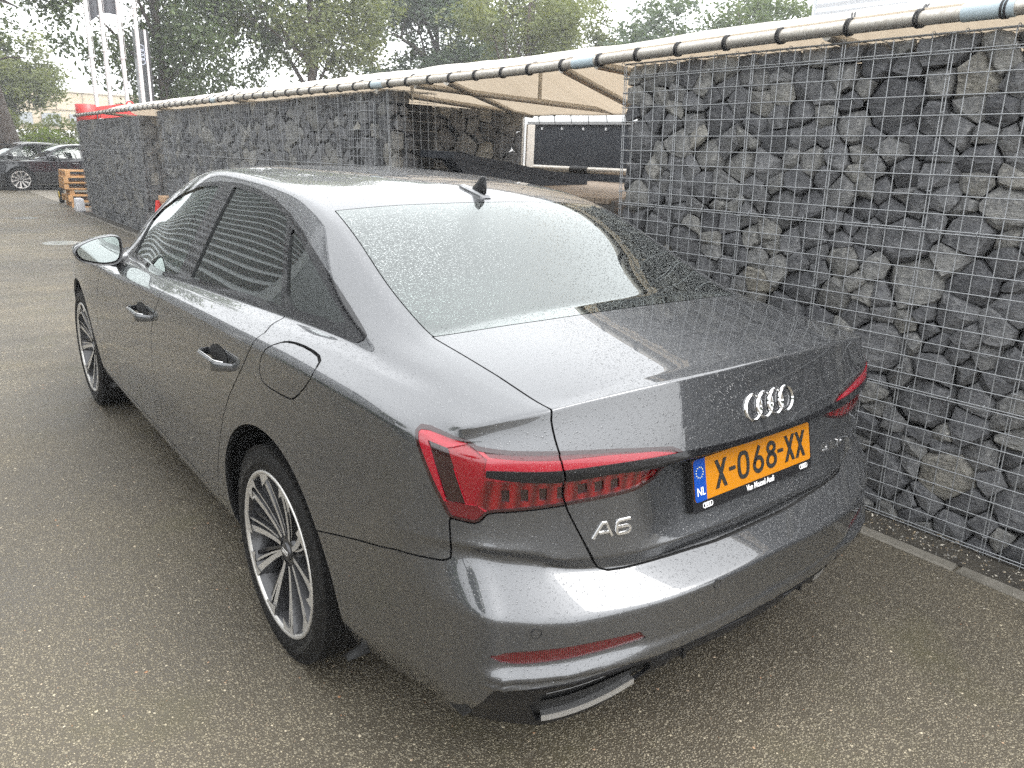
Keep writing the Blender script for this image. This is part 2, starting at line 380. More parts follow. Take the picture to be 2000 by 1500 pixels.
def body_cage():
    V = []; F = []; idx = {}
    def v(key, p):
        if key not in idx:
            idx[key] = len(V); V.append([float(c) for c in p])
        return idx[key]
    ns = len(STA)
    # column -1 = rear corner, ns = front corner
    for i in range(NR):
        v(('s', -1, i), rear_pt(i, 0))
        for j, y in enumerate(STA):
            x, z = side_row(i, y); v(('s', j, i), (x, y, z))
        v(('s', ns, i), front_pt(i, 0))
    for k in range(1, NK):
        v(('t', -1, k), rear_pt(11, k))
        for j, y in enumerate(STA):
            x, z = top_pt(k, y); yy = y
            if j == 0 and k >= 3:          # edge of the boot lip strip
                lx, ly, lz = rear_pt(11, k); f_ = 1 if k >= 4 else .5; yy = y*(1-f_) + (ly + .062)*f_; z = z*(1-f_) + (lz + .0015)*f_; x = x*(1-f_) + (lx + .5*(x-lx))*f_
            v(('t', j, k), (x, yy, z))
        v(('t', ns, k), front_pt(11, k))
    def T(j, k): return idx[('s', j, 11)] if k == 0 else idx[('t', j, k)]
    for i in range(NR - 1):
        for k in range(1, NK):
            v(('r', k, i), rear_pt(i, k)); v(('f', k, i), front_pt(i, k))
    def Rr(k, i):
        if k == 0: return idx[('s', -1, i)]
        return idx[('t', -1, k)] if i == NR-1 else idx[('r', k, i)]
    def Ff(k, i):
        if k == 0: return idx[('s', ns, i)]
        return idx[('t', ns, k)] if i == NR-1 else idx[('f', k, i)]
    for j in range(-1, ns):
        for i in range(NR - 1):
            F.append((idx[('s', j, i)], idx[('s', j+1, i)], idx[('s', j+1, i+1)], idx[('s', j, i+1)]))
        for k in range(NK - 1):
            F.append((T(j, k), T(j+1, k), T(j+1, k+1), T(j, k+1)))
    for k in range(NK - 1):
        for i in range(NR - 1):
            F.append((Rr(k+1, i), Rr(k, i), Rr(k, i+1), Rr(k+1, i+1)))
            F.append((Ff(k, i), Ff(k+1, i), Ff(k+1, i+1), Ff(k, i+1)))
    cr = {}
    def crease(a, b, w): cr[(min(a, b), max(a, b))] = w
    for j in range(-1, ns):
        crease(idx[('s', j, 10)], idx[('s', j+1, 10)], .35 if j >= 0 else .55)
        crease(idx[('s', j, 11)], idx[('s', j+1, 11)], .45 if 0 <= j else .2)
        crease(idx[('s', j, 2)], idx[('s', j+1, 2)], .3 if 5 <= j < 13 else 0)
    for j in range(-1, 12):
        crease(T(j, 4), T(j+1, 4), .25); crease(T(j, 3), T(j+1, 3), .25 if j < 6 else .4)
        if j >= 2: crease(T(j, 1), T(j+1, 1), .8)
    for k in range(NK - 1):
        crease(Rr(k, 11), Rr(k+1, 11), .62)
        if k >= 4: crease(T(2, k), T(2, k+1), .85); crease(T(0, k), T(0, k+1), .55)
        crease(Rr(k, 8), Rr(k+1, 8), .75 if k >= 4 else .45)
        crease(Rr(k, 7), Rr(k+1, 7), .5 if k >= 5 else .0)
        crease(Rr(k, 5), Rr(k+1, 5), .5 if k >= 3 else .2)
        crease(Rr(k, 4), Rr(k+1, 4), .7 if k >= 3 else .2)
        crease(Rr(k, 3), Rr(k+1, 3), .80 if k >= 2 else .7)
        crease(Rr(k, 1), Rr(k+1, 1), .4); crease(Rr(k, 2), Rr(k+1, 2), .45)
    for j in range(-1, 2): crease(idx[('s', j, 3)], idx[('s', j+1, 3)], [.6, .5, .35][j+1])
    return np.array(V), F, cr
def subdivide(V, F, cr, level, fit=3):
    """Catmull-Clark limit of the half cage mirrored about x=0 (so the centre line is smooth)"""
    n = len(V); mir = {}; VV = [tuple(p) for p in V]
    for a, p in enumerate(V):
        if abs(p[0]) < 1e-6: mir[a] = a
        else: mir[a] = len(VV); VV.append((-p[0], p[1], p[2]))
    FF = list(F) + [tuple(mir[a] for a in reversed(f)) for f in F]
    VV = np.array(VV); target = VV.copy()
    me = bpy.data.meshes.new('tmp'); me.from_pydata([tuple(p) for p in VV], [], FF); me.update()
    at = me.attributes.new('crease_edge', 'FLOAT', 'EDGE')
    c2 = dict(cr)
    for (a, b), w in cr.items():
        aa, bb = mir[a], mir[b]; c2[(min(aa, bb), max(aa, bb))] = w
    for e in me.edges:
        a, b = e.vertices; at.data[e.index].value = c2.get((min(a, b), max(a, b)), 0.0)
    ob = bpy.data.objects.new('tmp', me); bpy.context.scene.collection.objects.link(ob)
    md = ob.modifiers.new('s', 'SUBSURF'); md.levels = 3; md.render_levels = 3; md.use_limit_surface = True
    md.boundary_smooth = 'PRESERVE_CORNERS'
    def ev():
        dg = bpy.context.evaluated_depsgraph_get(); dg.update()
        m = ob.evaluated_get(dg).to_mesh()
        co = np.empty(len(m.vertices)*3); m.vertices.foreach_get('co', co)
        fv = np.empty(len(m.polygons)*4, int); m.loops.foreach_get('vertex_index', fv)
        return co.reshape(-1, 3), fv.reshape(-1, 4)
    cage = VV.copy()
    md.levels = 2
    for _ in range(fit):
        co, _f = ev()
        cage += .8 * (target - co[:len(VV)])
        me.vertices.foreach_set('co', cage.ravel()); me.update(); ob.update_tag()
    md.levels = level
    co, fv = ev()
    bpy.data.objects.remove(ob); bpy.data.meshes.remove(me)
    return co, fv
# ---------------------------------------------------------------- the grey saloon
def sdf_poly(P, poly):
    """signed distance (negative inside) of points (n,2) to a closed polygon"""
    poly = np.asarray(poly, float); n = len(poly); d = np.full(len(P), 1e9); ins = np.zeros(len(P), bool)
    for i in range(n):
        a = poly[i]; b = poly[(i+1) % n]; e = b - a; w = P - a
        t = np.clip((w @ e) / max(e @ e, 1e-12), 0, 1)
        q = w - t[:, None]*e; d = np.minimum(d, (q*q).sum(1))
        c1 = (a[1] <= P[:, 1]); c2 = (b[1] > P[:, 1]); c3 = (e[0]*w[:, 1] > e[1]*w[:, 0])
        ins ^= (c1 & c2 & c3) | (~c1 & ~c2 & ~c3)
    d = np.sqrt(d); return np.where(ins, -d, d)
def smooth_poly(poly, it=1):
    """corner cutting, for rounded outlines"""
    p = np.asarray(poly, float)
    for _ in range(it):
        q = np.roll(p, -1, 0); p = np.stack([.75*p + .25*q, .25*p + .75*q], 1).reshape(-1, 2)
    return p
def lens_u(P): return 1.3*np.arctan2(np.abs(P[:, 0]), 1.3 - P[:, 1])     # distance along the tail from the centre line
def YZ(P): return P[:, 1:3]
def UZ(P): return np.stack([lens_u(P), P[:, 2]], 1)
def XZ(P): return np.stack([np.abs(P[:, 0]), P[:, 2]], 1)
BIG = 9.0
DLO = [(3.20, 1.012), (2.95, 1.010), (2.464, 1.011), (2.204, 1.030), (1.90, 1.045), (1.644, 1.056), (1.226, 1.071), (.999, 1.074), (.822, 1.073), (.788, 1.075), (.772, 1.085),
       (.776, 1.097), (.80, 1.106), (.877, 1.133), (1.016, 1.185), (1.170, 1.242), (1.360, 1.309), (1.492, 1.346), (1.648, 1.379), (1.832, 1.401), (2.049, 1.411),
       (2.289, 1.406), (2.489, 1.387), (2.737, 1.336), (2.95, 1.258), (3.10, 1.155), (3.19, 1.05)]
def side_ok(P): return np.where(np.abs(P[:, 0]) > .56, -1.0, 1.0)
def f_dlo(P): return sdf_poly(YZ(P), DLO)
def half(P, a, b):
    """signed distance to the line a->b in (y,z); negative on its left"""
    a = np.array(a); b = np.array(b); e = b - a; e /= np.hypot(*e); w = YZ(P) - a
    return -(e[0]*w[:, 1] - e[1]*w[:, 0])
def belt(P): return pchip([.7, 1.226, 1.9, 2.46, 3.2], [1.074, 1.071, 1.045, 1.011, 1.010], P[:, 1])
def f_glass_front(P):
    return np.maximum.reduce([f_dlo(P) + .017, half(P, (2.262, 1.388), (2.205, 1.045)), belt(P) + .020 - P[:, 2], -half(P, (3.02, 1.4), (3.02, 1.0))])
def f_glass_rear(P):
    return np.maximum.reduce([f_dlo(P) + .017, -half(P, (2.099, 1.385), (2.065, 1.058)), belt(P) + .022 - P[:, 2], half(P, (1.497, 1.327), (1.232, 1.080))])
QUARTER = [(1.437, 1.308), (1.335, 1.211), (1.213, 1.097), (1.03, 1.101), (.882, 1.104), (.905, 1.116), (.98, 1.146), (1.18, 1.223), (1.375, 1.293)]
def f_quarter(P): return sdf_poly(YZ(P), smooth_poly(QUARTER, 1))
GAP_F = [(2.165, 1.05), (2.165, 1.0), (2.19, .95), (2.25, .89), (2.312, .80), (2.332, .70), (2.337, .6), (2.343, .51), (2.362, .38), (2.372, .318)]
GAP_R = [(1.222, 1.09), (1.19, 1.054), (1.166, 1.036), (1.174, 1.004), (1.247, .912), (1.355, .803), (1.435, .704), (1.49, .61), (1.54, .522), (1.60, .42), (1.655, .318)]
GAP_A = [(3.21, 1.02), (3.253, .934), (3.302, .887), (3.388, .794), (3.453, .649), (3.486, .472), (3.50, .39), (3.49, .34), (3.46, .318)]
DOOR_F = [(2.165, 1.3)] + GAP_F + GAP_A[::-1] + [(3.21, 1.3)]
DOOR_R = [(1.222, 1.3)] + GAP_R + GAP_F[::-1] + [(2.165, 1.3)]
def f_door_f(P): return np.maximum(sdf_poly(YZ(P), DOOR_F), side_ok(P))
def f_door_r(P): return np.maximum(sdf_poly(YZ(P), DOOR_R), side_ok(P))
FLAP = [(1.108, .925), (1.114, .955), (1.092, 1.0), (1.045, 1.034), (1.0, 1.0435), (.90, 1.046), (.81, 1.040), (.778, 1.020), (.79, .99), (.872, .922), (.91, .909), (1.07, .907)]
def f_flap(P): return np.maximum(sdf_poly(YZ(P), smooth_poly(FLAP, 1)), side_ok(P))
def f_arch(P):
    d1 = np.hypot(P[:, 1]-1.092, P[:, 2]-.345) - .418; d2 = np.hypot(P[:, 1]-4.019, P[:, 2]-.345) - .414
    return np.maximum(np.minimum(d1, d2), np.where(np.abs(P[:, 0]) > .5, -1, 1))
LID = [(0, .639), (.16, .639), (.33, .644), (.47, .651), (.515, .655), (.537, .664), (.552, .683), (.575, .729), (.60, .779), (.622, .825), (.634, .86), (.640, .90), (.648, .951), (.652, .988), (.654, 1.03), (.650, 1.058), (.645, 1.075), (.645, 1.40), (0, 1.40)]
LID = [(-x, z) for x, z in LID[::-1]] + LID
def y_base(P): return .577 + .058*(np.abs(P[:, 0])/.642)**2
def f_lid(P): return np.maximum.reduce([sdf_poly(XZ(P), LID), P[:, 1] - y_base(P)])
def f_rearglass(P):
    ax = np.abs(P[:, 0]); y = P[:, 1]
    xs = pchip([.5, .63, .884, 1.10, 1.304, 1.4], [.648, .642, .630, .607, .586, .575], y)
    return np.maximum.reduce([ax - xs, y_base(P) - y, y - (1.254 + .052*(ax/.586)**2), 1.0 - P[:, 2]])
def f_windscreen(P):
    ax = np.abs(P[:, 0]); y = P[:, 1]
    xs = pchip([2.6, 2.9, 3.2, 3.6], [.565, .608, .70, .725], y)
    return np.maximum.reduce([ax - xs, y - (3.58 - .16*(ax/.7)**2), 2.78 + .03*(ax/.6)**2 - y, .9 - P[:, 2]])
def f_hood(P):
    ax = np.abs(P[:, 0]); y = P[:, 1]
    return np.maximum.reduce([ax - pchip([3.4, 3.9, 4.5], [.79, .76, .66], y), 3.60 - .16*(ax/.7)**2 - y, y - (4.74 - .3*(ax/.7)**2), .80 - P[:, 2]])
LAMP = [(.30, .893), (.345, .930), (.371, .941), (.44, .949), (.52, .957), (.66, .968), (.761, .973), (.825, .978), (.849, .989), (.930, 1.001), (.953, 1.001), (.963, .992), (.961, .97), (.951, .946), (.924, .887), (.889, .818), (.880, .808), (.829, .803), (.818, .808), (.803, .826), (.79, .829), (.64, .836), (.459, .845), (.40, .855)]
def f_lamp(P): return np.maximum(sdf_poly(UZ(P), LAMP), np.where(P[:, 1] < 1.0, -1, 1))
def f_strip(P):
    u = lens_u(P); z = P[:, 2]
    top = pchip([0, .22, .337, .53, .66, .756, .81], [.9155, .919, .923, .9255, .926, .931, .934], u)
    bot = pchip([0, .22, .337, .53, .64, .755, .81], [.886, .886, .892, .903, .899, .909, .920], u)
    return np.maximum.reduce([z - top, bot - z, u - .808, np.where(P[:, 1] < 1.0, -1, 1)])
BUMP = [(2.2, .50), (1.349, .585), (1.15, .649), (1.012, .689), (.893, .703), (.878, .712), (.877, .73), (.882, .800), (.86, .9), (.75, .9), (.63, .9)] + [(1.3*math.atan2(x, 1.3-y), z) for x, y, z in ((.634, .112, .85), (.60, .105, .779), (.575, .10, .729), (.552, .093, .683), (.537, .088, .664), (.515, .082, .655), (.33, .055, .644))] + [(.16, .639), (-.1, .639), (-.1, .1), (2.2, .1)]
def f_bumper(P): return np.maximum.reduce([sdf_poly(UZ(P), BUMP), P[:, 1] - 1.092, f_lid(P)*-1, f_lamp(P)*-1])
BLACK = [(-.1, .443), (.0, .443), (.13, .437), (.28, .432), (.41, .432), (.47, .437), (.60, .435), (.70, .432), (.75, .426), (.784, .410), (.812, .36), (.83, .30), (.90, .1), (-.1, .1)]
def f_black(P): return np.maximum(sdf_poly(UZ(P), BLACK), np.where(P[:, 1] < .9, -1, 1))
EXH = [(.695, .33), (.678, .372), (.655, .383), (.553, .384), (.419, .394), (.392, .384), (.376, .352), (.386, .325), (.415, .305), (.50, .276), (.60, .256), (.67, .254)]
def f_exh(P): return np.maximum(sdf_poly(UZ(P), EXH), np.where(P[:, 1] < .9, -1, 1))
REFL = [(.792, .514), (.762, .520), (.70, .522), (.599, .522), (.455, .519), (.438, .497), (.52, .491), (.594, .489), (.70, .487), (.74, .488), (.768, .496)]
def f_refl(P): return np.maximum(sdf_poly(UZ(P), REFL), np.where(P[:, 1] < .9, -1, 1))
L_SIDE = [(.933, .977), (.888, .969), (.848, .846), (.890, .846)]
L_TRI = [(.889, .970), (.843, .981), (.807, .957), (.811, .935), (.806, .919), (.789, .910), (.817, .887), (.828, .846), (.847, .847)]
L_WEDGE = [(.824, .977), (.761, .972), (.64, .967), (.50, .954), (.345, .931), (.325, .917), (.42, .937), (.538, .945), (.66, .9475), (.731, .952), (.801, .960)]
L_LOW = [(.81, .908), (.79, .908), (.64, .897), (.53, .902), (.30, .890), (.30, .86), (.459, .84), (.64, .831), (.79, .826), (.826, .846), (.817, .887)]
L_FOOT = [(.95, .846), (.825, .846), (.80, .825), (.85, .79), (.95, .79)]
SEGS = [[(u+.009, .884), (u-.008, .8835), (u-.010, .852), (u+.006, .852)] for u in (.767, .727, .687, .648)] + [[(u+.010, .884), (u-.012, .886), (u-.016, .860), (u+.006, .855)] for u in (.60, .56, .52)]
FD = dict(door_f=f_door_f, door_r=f_door_r, flap=f_flap, lid=f_lid, bumper=f_bumper, lamp=f_lamp, strip=f_strip, black=f_black, exh=f_exh, refl=f_refl, rearglass=f_rearglass,
          windscreen=f_windscreen, hood=f_hood, dlo=f_dlo, gf=f_glass_front, gr=f_glass_rear, gq=f_quarter, arch=f_arch)
def ridge_z(u): return np.interp(u, [0, .13, .28, .41, .47, .60, .70, .76, .82], [.489, .483, .478, .478, .484, .482, .480, .482, .49])
def car_body():
    V, F, cr = body_cage(); co, fv = subdivide(V, F, cr, 4)
    # normals of the smooth surface
    tri = np.concatenate([fv[:, [0, 1, 2]], fv[:, [0, 2, 3]]])
    def vnorm(P, T):
        n = np.cross(P[T[:, 1]]-P[T[:, 0]], P[T[:, 2]]-P[T[:, 0]]); N = np.zeros_like(P)
        for k in range(3): np.add.at(N, T[:, k], n)
        return N / np.maximum(np.linalg.norm(N, axis=1), 1e-12)[:, None]
    nq = np.cross(co[fv[:, 2]]-co[fv[:, 0]], co[fv[:, 3]]-co[fv[:, 1]])
    N = np.zeros_like(co)
    for k in range(4): np.add.at(N, fv[:, k], nq)
    N /= np.maximum(np.linalg.norm(N, axis=1), 1e-12)[:, None]
    # ledges of the lower bumper: two ridges, a recessed mesh band and the lip of the valance
    m = (co[:, 1] < .35) & (co[:, 2] < .52) & (co[:, 2] > .2); q = co[m]; u = lens_u(q); r1 = ridge_z(u); dz = r1 - q[:, 2]
    d = np.interp(dz, [-.006, 0, .028, .032, .037, .046, .056, .085, .094, .112, .16], [0, .001, .021, .013, .013, .024, .002, -.002, .014, .022, .010])
    d2 = np.interp(dz, [-.006, 0, .028, .032, .037, .046, .058, .09, .2], [0, .001, .021, .013, .013, .024, .004, 0, 0])
    f = np.clip((.40 - u)/.05, 0, 1); d = d*f + d2*(1-f); d *= np.clip((.815 - u)/.05, 0, 1)
    co[m] += N[m]*d[:, None]
    nq = np.cross(co[fv[:, 2]]-co[fv[:, 0]], co[fv[:, 3]]-co[fv[:, 1]]); N = np.zeros_like(co)
    for k in range(4): np.add.at(N, fv[:, k], nq)
    N /= np.maximum(np.linalg.norm(N, axis=1), 1e-12)[:, None]
    st = {'P': co, 'N': N, 'T': tri}
    def split(f, off=0.0):
        P, N, T = st['P'], st['N'], st['T']
        s = f(P) - off; s = np.where(np.abs(s) < 2e-6, 2e-6, s); sg = s > 0
        ts = sg[T]; mixed = ts.any(1) & ~ts.all(1)
        if not mixed.any(): return
        Tm = T[mixed]; sm = sg[Tm]; cnt = sm.sum(1)
        lone = np.where((cnt == 1)[:, None], sm, ~sm); k = lone.argmax(1); r = np.arange(len(Tm))
        a = Tm[r, k]; b = Tm[r, (k+1) % 3]; c = Tm[r, (k+2) % 3]
        e = np.concatenate([np.stack([a, b], 1), np.stack([a, c], 1)]); es = np.sort(e, 1)
        uq, inv = np.unique(es, axis=0, return_inverse=True); inv = inv.ravel()
        s0, s1 = s[uq[:, 0]], s[uq[:, 1]]; t = (s0/(s0-s1))[:, None]
        for _ in range(2):          # refine the crossing
            X = P[uq[:, 0]]*(1-t) + P[uq[:, 1]]*t; sx = f(X) - off
            same = (sx > 0) == (s0 > 0)
            t = np.where(same[:, None], t + (1-t)*(sx/(sx-s1+1e-12))[:, None], t*(s0/(s0-sx+1e-12))[:, None]); t = np.clip(t, .002, .998)
        X = P[uq[:, 0]]*(1-t) + P[uq[:, 1]]*t; Y = N[uq[:, 0]]*(1-t) + N[uq[:, 1]]*t
        Y /= np.maximum(np.linalg.norm(Y, axis=1), 1e-12)[:, None]
        n0 = len(P); ab = inv[:len(Tm)] + n0; ac = inv[len(Tm):] + n0
        st['P'] = np.concatenate([P, X]); st['N'] = np.concatenate([N, Y])
        st['T'] = np.concatenate([T[~mixed], np.stack([a, ab, ac], 1), np.stack([ab, b, c], 1), np.stack([ab, c, ac], 1)])
    G = .0022
    def bb(f, lo, hi, ax=0.0):
        """evaluate a field only inside a box (it is positive outside)"""
        lo = np.array(lo); hi = np.array(hi)
        def g(P):
            m = (P[:, 1] > lo[0]) & (P[:, 1] < hi[0]) & (P[:, 2] > lo[1]) & (P[:, 2] < hi[1])
            if ax: m &= np.abs(P[:, 0]) > ax
            r = np.full(len(P), .05); r[m] = f(P[m]); return r
        return g
    f_door_f, f_door_r, f_flap, f_lid, f_bumper, f_lamp, f_strip, f_black, f_exh, f_refl, f_rearglass, f_windscreen, f_hood, f_dlo, f_glass_front, f_glass_rear, f_quarter, f_arch = [bb(f, lo, hi, ax) for f, lo, hi, ax in (
        (FD['door_f'], (2.0, .1), (3.7, 1.2), .6), (FD['door_r'], (1.0, .1), (2.6, 1.2), .6), (FD['flap'], (.7, .85), (1.2, 1.1), .6), (FD['lid'], (-.2, .55), (.75, 1.25), 0), (FD['bumper'], (-.2, 0), (1.2, .95), 0),
        (FD['lamp'], (-.1, .76), (.6, 1.05), 0), (FD['strip'], (-.1, .85), (.4, .97), 0), (FD['black'], (-.2, .05), (.9, .55), 0), (FD['exh'], (-.2, .2), (.5, .45), 0), (FD['refl'], (-.2, .45), (.4, .57), 0),
        (FD['rearglass'], (.5, 1.0), (1.45, 1.6), 0), (FD['windscreen'], (2.6, .85), (3.7, 1.6), 0), (FD['hood'], (3.2, .75), (4.9, 1.2), 0), (FD['dlo'], (.7, .95), (3.3, 1.5), .5), (FD['gf'], (2.0, .95), (3.3, 1.5), .5),
        (FD['gr'], (1.0, .95), (2.3, 1.5), .5), (FD['gq'], (.8, 1.0), (1.6, 1.4), .5), (FD['arch'], (.6, 0), (4.5, .85), .5))]
    for f in (f_door_f, f_door_r, f_flap, f_lid, f_bumper): split(f, G); split(f, -G)
    for f in (f_rearglass, f_windscreen, f_hood): split(f, G*.8); split(f, -G*.8)
    fs_flush = dict(dlo=f_dlo, gf=f_glass_front, gr=f_glass_rear, gq=f_quarter, arch=f_arch, lamp=f_lamp, strip=f_strip, black=f_black, exh=f_exh, refl=f_refl)
    def only_side(f): return lambda P: np.maximum(f(P), side_ok(P))
    for k in ('dlo', 'gf', 'gr', 'gq'): fs_flush[k] = only_side(fs_flush[k])
    for f in fs_flush.values(): split(f)
    split(f_lamp, -.0075)
    lamp_sub = {}
    for nm, poly in (('side', L_SIDE), ('tri', L_TRI), ('wedge', L_WEDGE), ('low', L_LOW), ('foot', L_FOOT)):
        lamp_sub[nm] = (lambda q: (lambda P: np.maximum(bb(lambda P2: sdf_poly(UZ(P2), q), (-.1, .76), (.6, 1.05))(P), np.where(P[:, 1] < 1.0, -1, 1))))(poly); split(lamp_sub[nm])
    f_segs = bb(lambda P: np.minimum.reduce([sdf_poly(UZ(P), q) for q in SEGS]), (-.1, .8), (.6, .92))
    split(f_segs)
    P, N, T = st['P'], st['N'], st['T']
    C = P[T].mean(1)
    D = {k: f(C) for k, f in fs_flush.items()}
    dd = {k: f(C) for k, f in dict(door_f=f_door_f, door_r=f_door_r, flap=f_flap, lid=f_lid, bump=f_bumper, rg=f_rearglass, ws=f_windscreen, hood=f_hood).items()}
    left = C[:, 0] < 0
    lab = np.full(len(T), 'body', dtype='<U14')
    lab[dd['door_f'] < 0] = 'door_f'; lab[dd['door_r'] < 0] = 'door_r'
    lab[dd['flap'] < 0] = 'flap'; lab[dd['hood'] < 0] = 'hood'
    lab[dd['bump'] < 0] = 'bump'; lab[dd['lid'] < 0] = 'lid'
    lamp = D['lamp'] < 0
    lab[lamp] = 'lp_frame'
    inner = f_lamp(C) < -.0075
    lab[lamp & inner] = 'lp_band'
    for nm in ('side', 'tri', 'wedge', 'low', 'foot'): lab[lamp & inner & (lamp_sub[nm](C) < 0)] = 'lp_' + nm
    lab[lamp & inner & (f_segs(C) < 0)] = 'lp_seg'
    lab[(D['strip'] < 0)] = 'strip'
    lab[(D['black'] < 0) & (lab == 'bump')] = 'black'; lab[D['exh'] < 0] = 'exh'; lab[D['refl'] < 0] = 'refl'
    lab[D['dlo'] < 0] = 'trim'
    lab[D['gf'] < 0] = 'gf'; lab[D['gr'] < 0] = 'gr'; lab[D['gq'] < 0] = 'gq'
    lab[dd['rg'] < 0] = 'rg'; lab[dd['ws'] < 0] = 'ws'
    gap = np.zeros(len(T), bool)
    indlo = D['dlo'] < 0
    for k in ('door_f', 'door_r', 'flap'): gap |= (np.abs(dd[k]) < G) & ~indlo
    for k in ('lid', 'bump'): gap |= (np.abs(dd[k]) < G)
    # no shut line between bumper and lamp underside, nor across the strip on the centre part
    for k in ('rg', 'ws', 'hood'): gap |= np.abs(dd[k]) < G*.8
    gap &= ~(D['arch'] < 0)
    lab[gap] = 'gap'
    lab[D['arch'] < 0] = 'arch'
    # which side of the boot shut line a lamp piece is on
    onlid = dd['lid'] < 0
    out = {}
    def piece(name, sel, parent, mats, depth=.010, push=0.0, rim=True, **kw):
        t = T[sel]
        if len(t) == 0: return None
        uq, inv = np.unique(t.ravel(), return_inverse=True); t2 = inv.reshape(-1, 3)
        p = P[uq] + N[uq]*push; n = N[uq].copy()
        ed = np.concatenate([t2[:, [0, 1]], t2[:, [1, 2]], t2[:, [2, 0]]])
        key = np.sort(ed, 1); code = key[:, 0]*len(p) + key[:, 1]
        u_, ix, ct = np.unique(code, return_index=True, return_counts=True)
        be = ed[ix[ct == 1]]
        faces = t2.tolist(); vp = [p]; vn = [n]
        if rim and len(be):
            a, b = p[be[:, 0]], p[be[:, 1]]; na, nb = n[be[:, 0]], n[be[:, 1]]
            q = np.stack([b, a, a - na*depth, b - nb*depth], 1)
            fn = np.cross(q[:, 1]-q[:, 0], q[:, 2]-q[:, 1]); fn /= np.maximum(np.linalg.norm(fn, axis=1), 1e-12)[:, None]
            o = len(p); vp.append(q.reshape(-1, 3)); vn.append(np.repeat(fn, 4, 0))
            faces += (np.arange(len(q)*4).reshape(-1, 4) + o).tolist()
        vv = np.concatenate(vp); nn = np.concatenate(vn)
        me = bpy.data.meshes.new(name); me.from_pydata(vv.tolist(), [], faces); me.update()
        me.polygons.foreach_set('use_smooth', [True]*len(me.polygons))
        me.normals_split_custom_set_from_vertices(nn.tolist())
        return link(name, me, parent, mats, **kw)
    return dict(lab=lab, left=left, onlid=onlid, P=P, N=N, T=T, C=C, piece=piece, fields=dd)
def build_car():
    B = car_body(); lab, left, onlid, P, N, T, piece = (B[k] for k in ('lab', 'left', 'onlid', 'P', 'N', 'T', 'piece'))
    car = thing('parked_car', 'large dark grey saloon car wet with rain, parked in front beside the stone gabion wall', 'car')
    keep = ~np.isin(lab, ['gap', 'arch'])
    bvh = BVHTree.FromPolygons(P.tolist(), T[keep].tolist())
    def S(u, z, side=-1):
        a = u/1.3
        for dz in (0, .004, .008, .014, .02, .03, .05, .08, -.01, -.03):
            h = bvh.ray_cast(Vector((0, 1.3, z+dz)), Vector((side*math.sin(a), -math.cos(a), 0)))
            if h[0] is not None: break
        n = h[1]; n = n if n.y < .3 or n.x*side > 0 else -n
        if n.dot(Vector((side*math.sin(a), -math.cos(a), 0))) < 0: n = -n
        return h[0] - Vector((0, 0, dz)), n
    def SX(x, z):
        h = bvh.ray_cast(Vector((x, .9, z)), Vector((0, -1, 0))); n = h[1] if h[1].y < 0 else -h[1]
        return h[0], n
    def SS(y, z, side=-1):
        h = bvh.ray_cast(Vector((side*.3, y, z)), Vector((side, 0, 0))); n = h[1] if h[1].x*side > 0 else -h[1]
        return h[0], n
    # --- skin
    piece('body', lab == 'body', car, [M_PAINT])
    piece('bonnet', lab == 'hood', car, [M_PAINT])
    lid = piece('boot_lid', lab == 'lid', car, [M_PAINT])
    bump = piece('rear_bumper', lab == 'bump', car, [M_PAINT])
    diff = piece('diffuser', lab == 'black', car, [M_PLAST])
    piece('rear_window', lab == 'rg', car, [M_GLASS_B], depth=.004)
    piece('windscreen', lab == 'ws', car, [M_GLASS_F], depth=.004)
    piece('trim_strip', (lab == 'strip'), lid, [M_TRIM], push=.004, depth=.012)
    for sd, m in (('left', left), ('right', ~left)):
        df = piece('front_door', (lab == 'door_f') & m, car, [M_PAINT]); dr = piece('rear_door', (lab == 'door_r') & m, car, [M_PAINT])
        piece('fuel_flap' if sd == 'left' else 'side_panel', (lab == 'flap') & m, car, [M_PAINT])
        piece('window_frame', (lab == 'trim') & m, car, [M_TRIM], push=.002, depth=.016)
        piece('window', (lab == 'gf') & m, df, [M_GLASS_F], push=-.005, depth=.004); piece('window', (lab == 'gr') & m, dr, [M_GLASS_R], push=-.005, depth=.004)
        piece('quarter_window', (lab == 'gq') & m, car, [M_GLASS_R], push=-.005, depth=.004)
        piece('reflector', (lab == 'refl') & m, bump, [M_REFL], push=-.004, depth=.01)
        ex = piece('exhaust_trim', (lab == 'exh') & m, diff, [M_GAP], push=-.028, depth=.004)
        for on, nm in ((False, 'tail_lamp'), (True, 'boot_lamp')):
            q = m & (onlid == on)
            if not on: q &= lab != 'gap'
            lp = piece(nm, (lab == 'lp_frame') & q, car if not on else lid, [M_RED3], push=.001)
            par = lp if not on else lid
            for k, mt, pu, n2 in (('lp_band', M_RED, .0, 'light_bar'), ('lp_side', M_RED3, -.004, 'dark_lens'), ('lp_tri', M_RED_T, -.003, 'red_lens'), ('lp_wedge', M_RED2, -.003, 'upper_lens'),
                                  ('lp_low', M_REDSEG, -.003, 'lower_lens'), ('lp_foot', M_RED2, -.001, 'lens_foot'), ('lp_seg', M_RED3, -.008, 'lens_segment')):
                piece(n2, (lab == k) & q, par, [mt], push=pu, depth=.006, kind='stuff' if n2 == 'lens_segment' else None)
    # frame behind the skin
    sh = ~np.isin(lab, ['gf', 'gr', 'gq', 'rg', 'ws', 'arch'])
    piece('body_frame', sh, car, [M_GAP], push=-.016, rim=False)
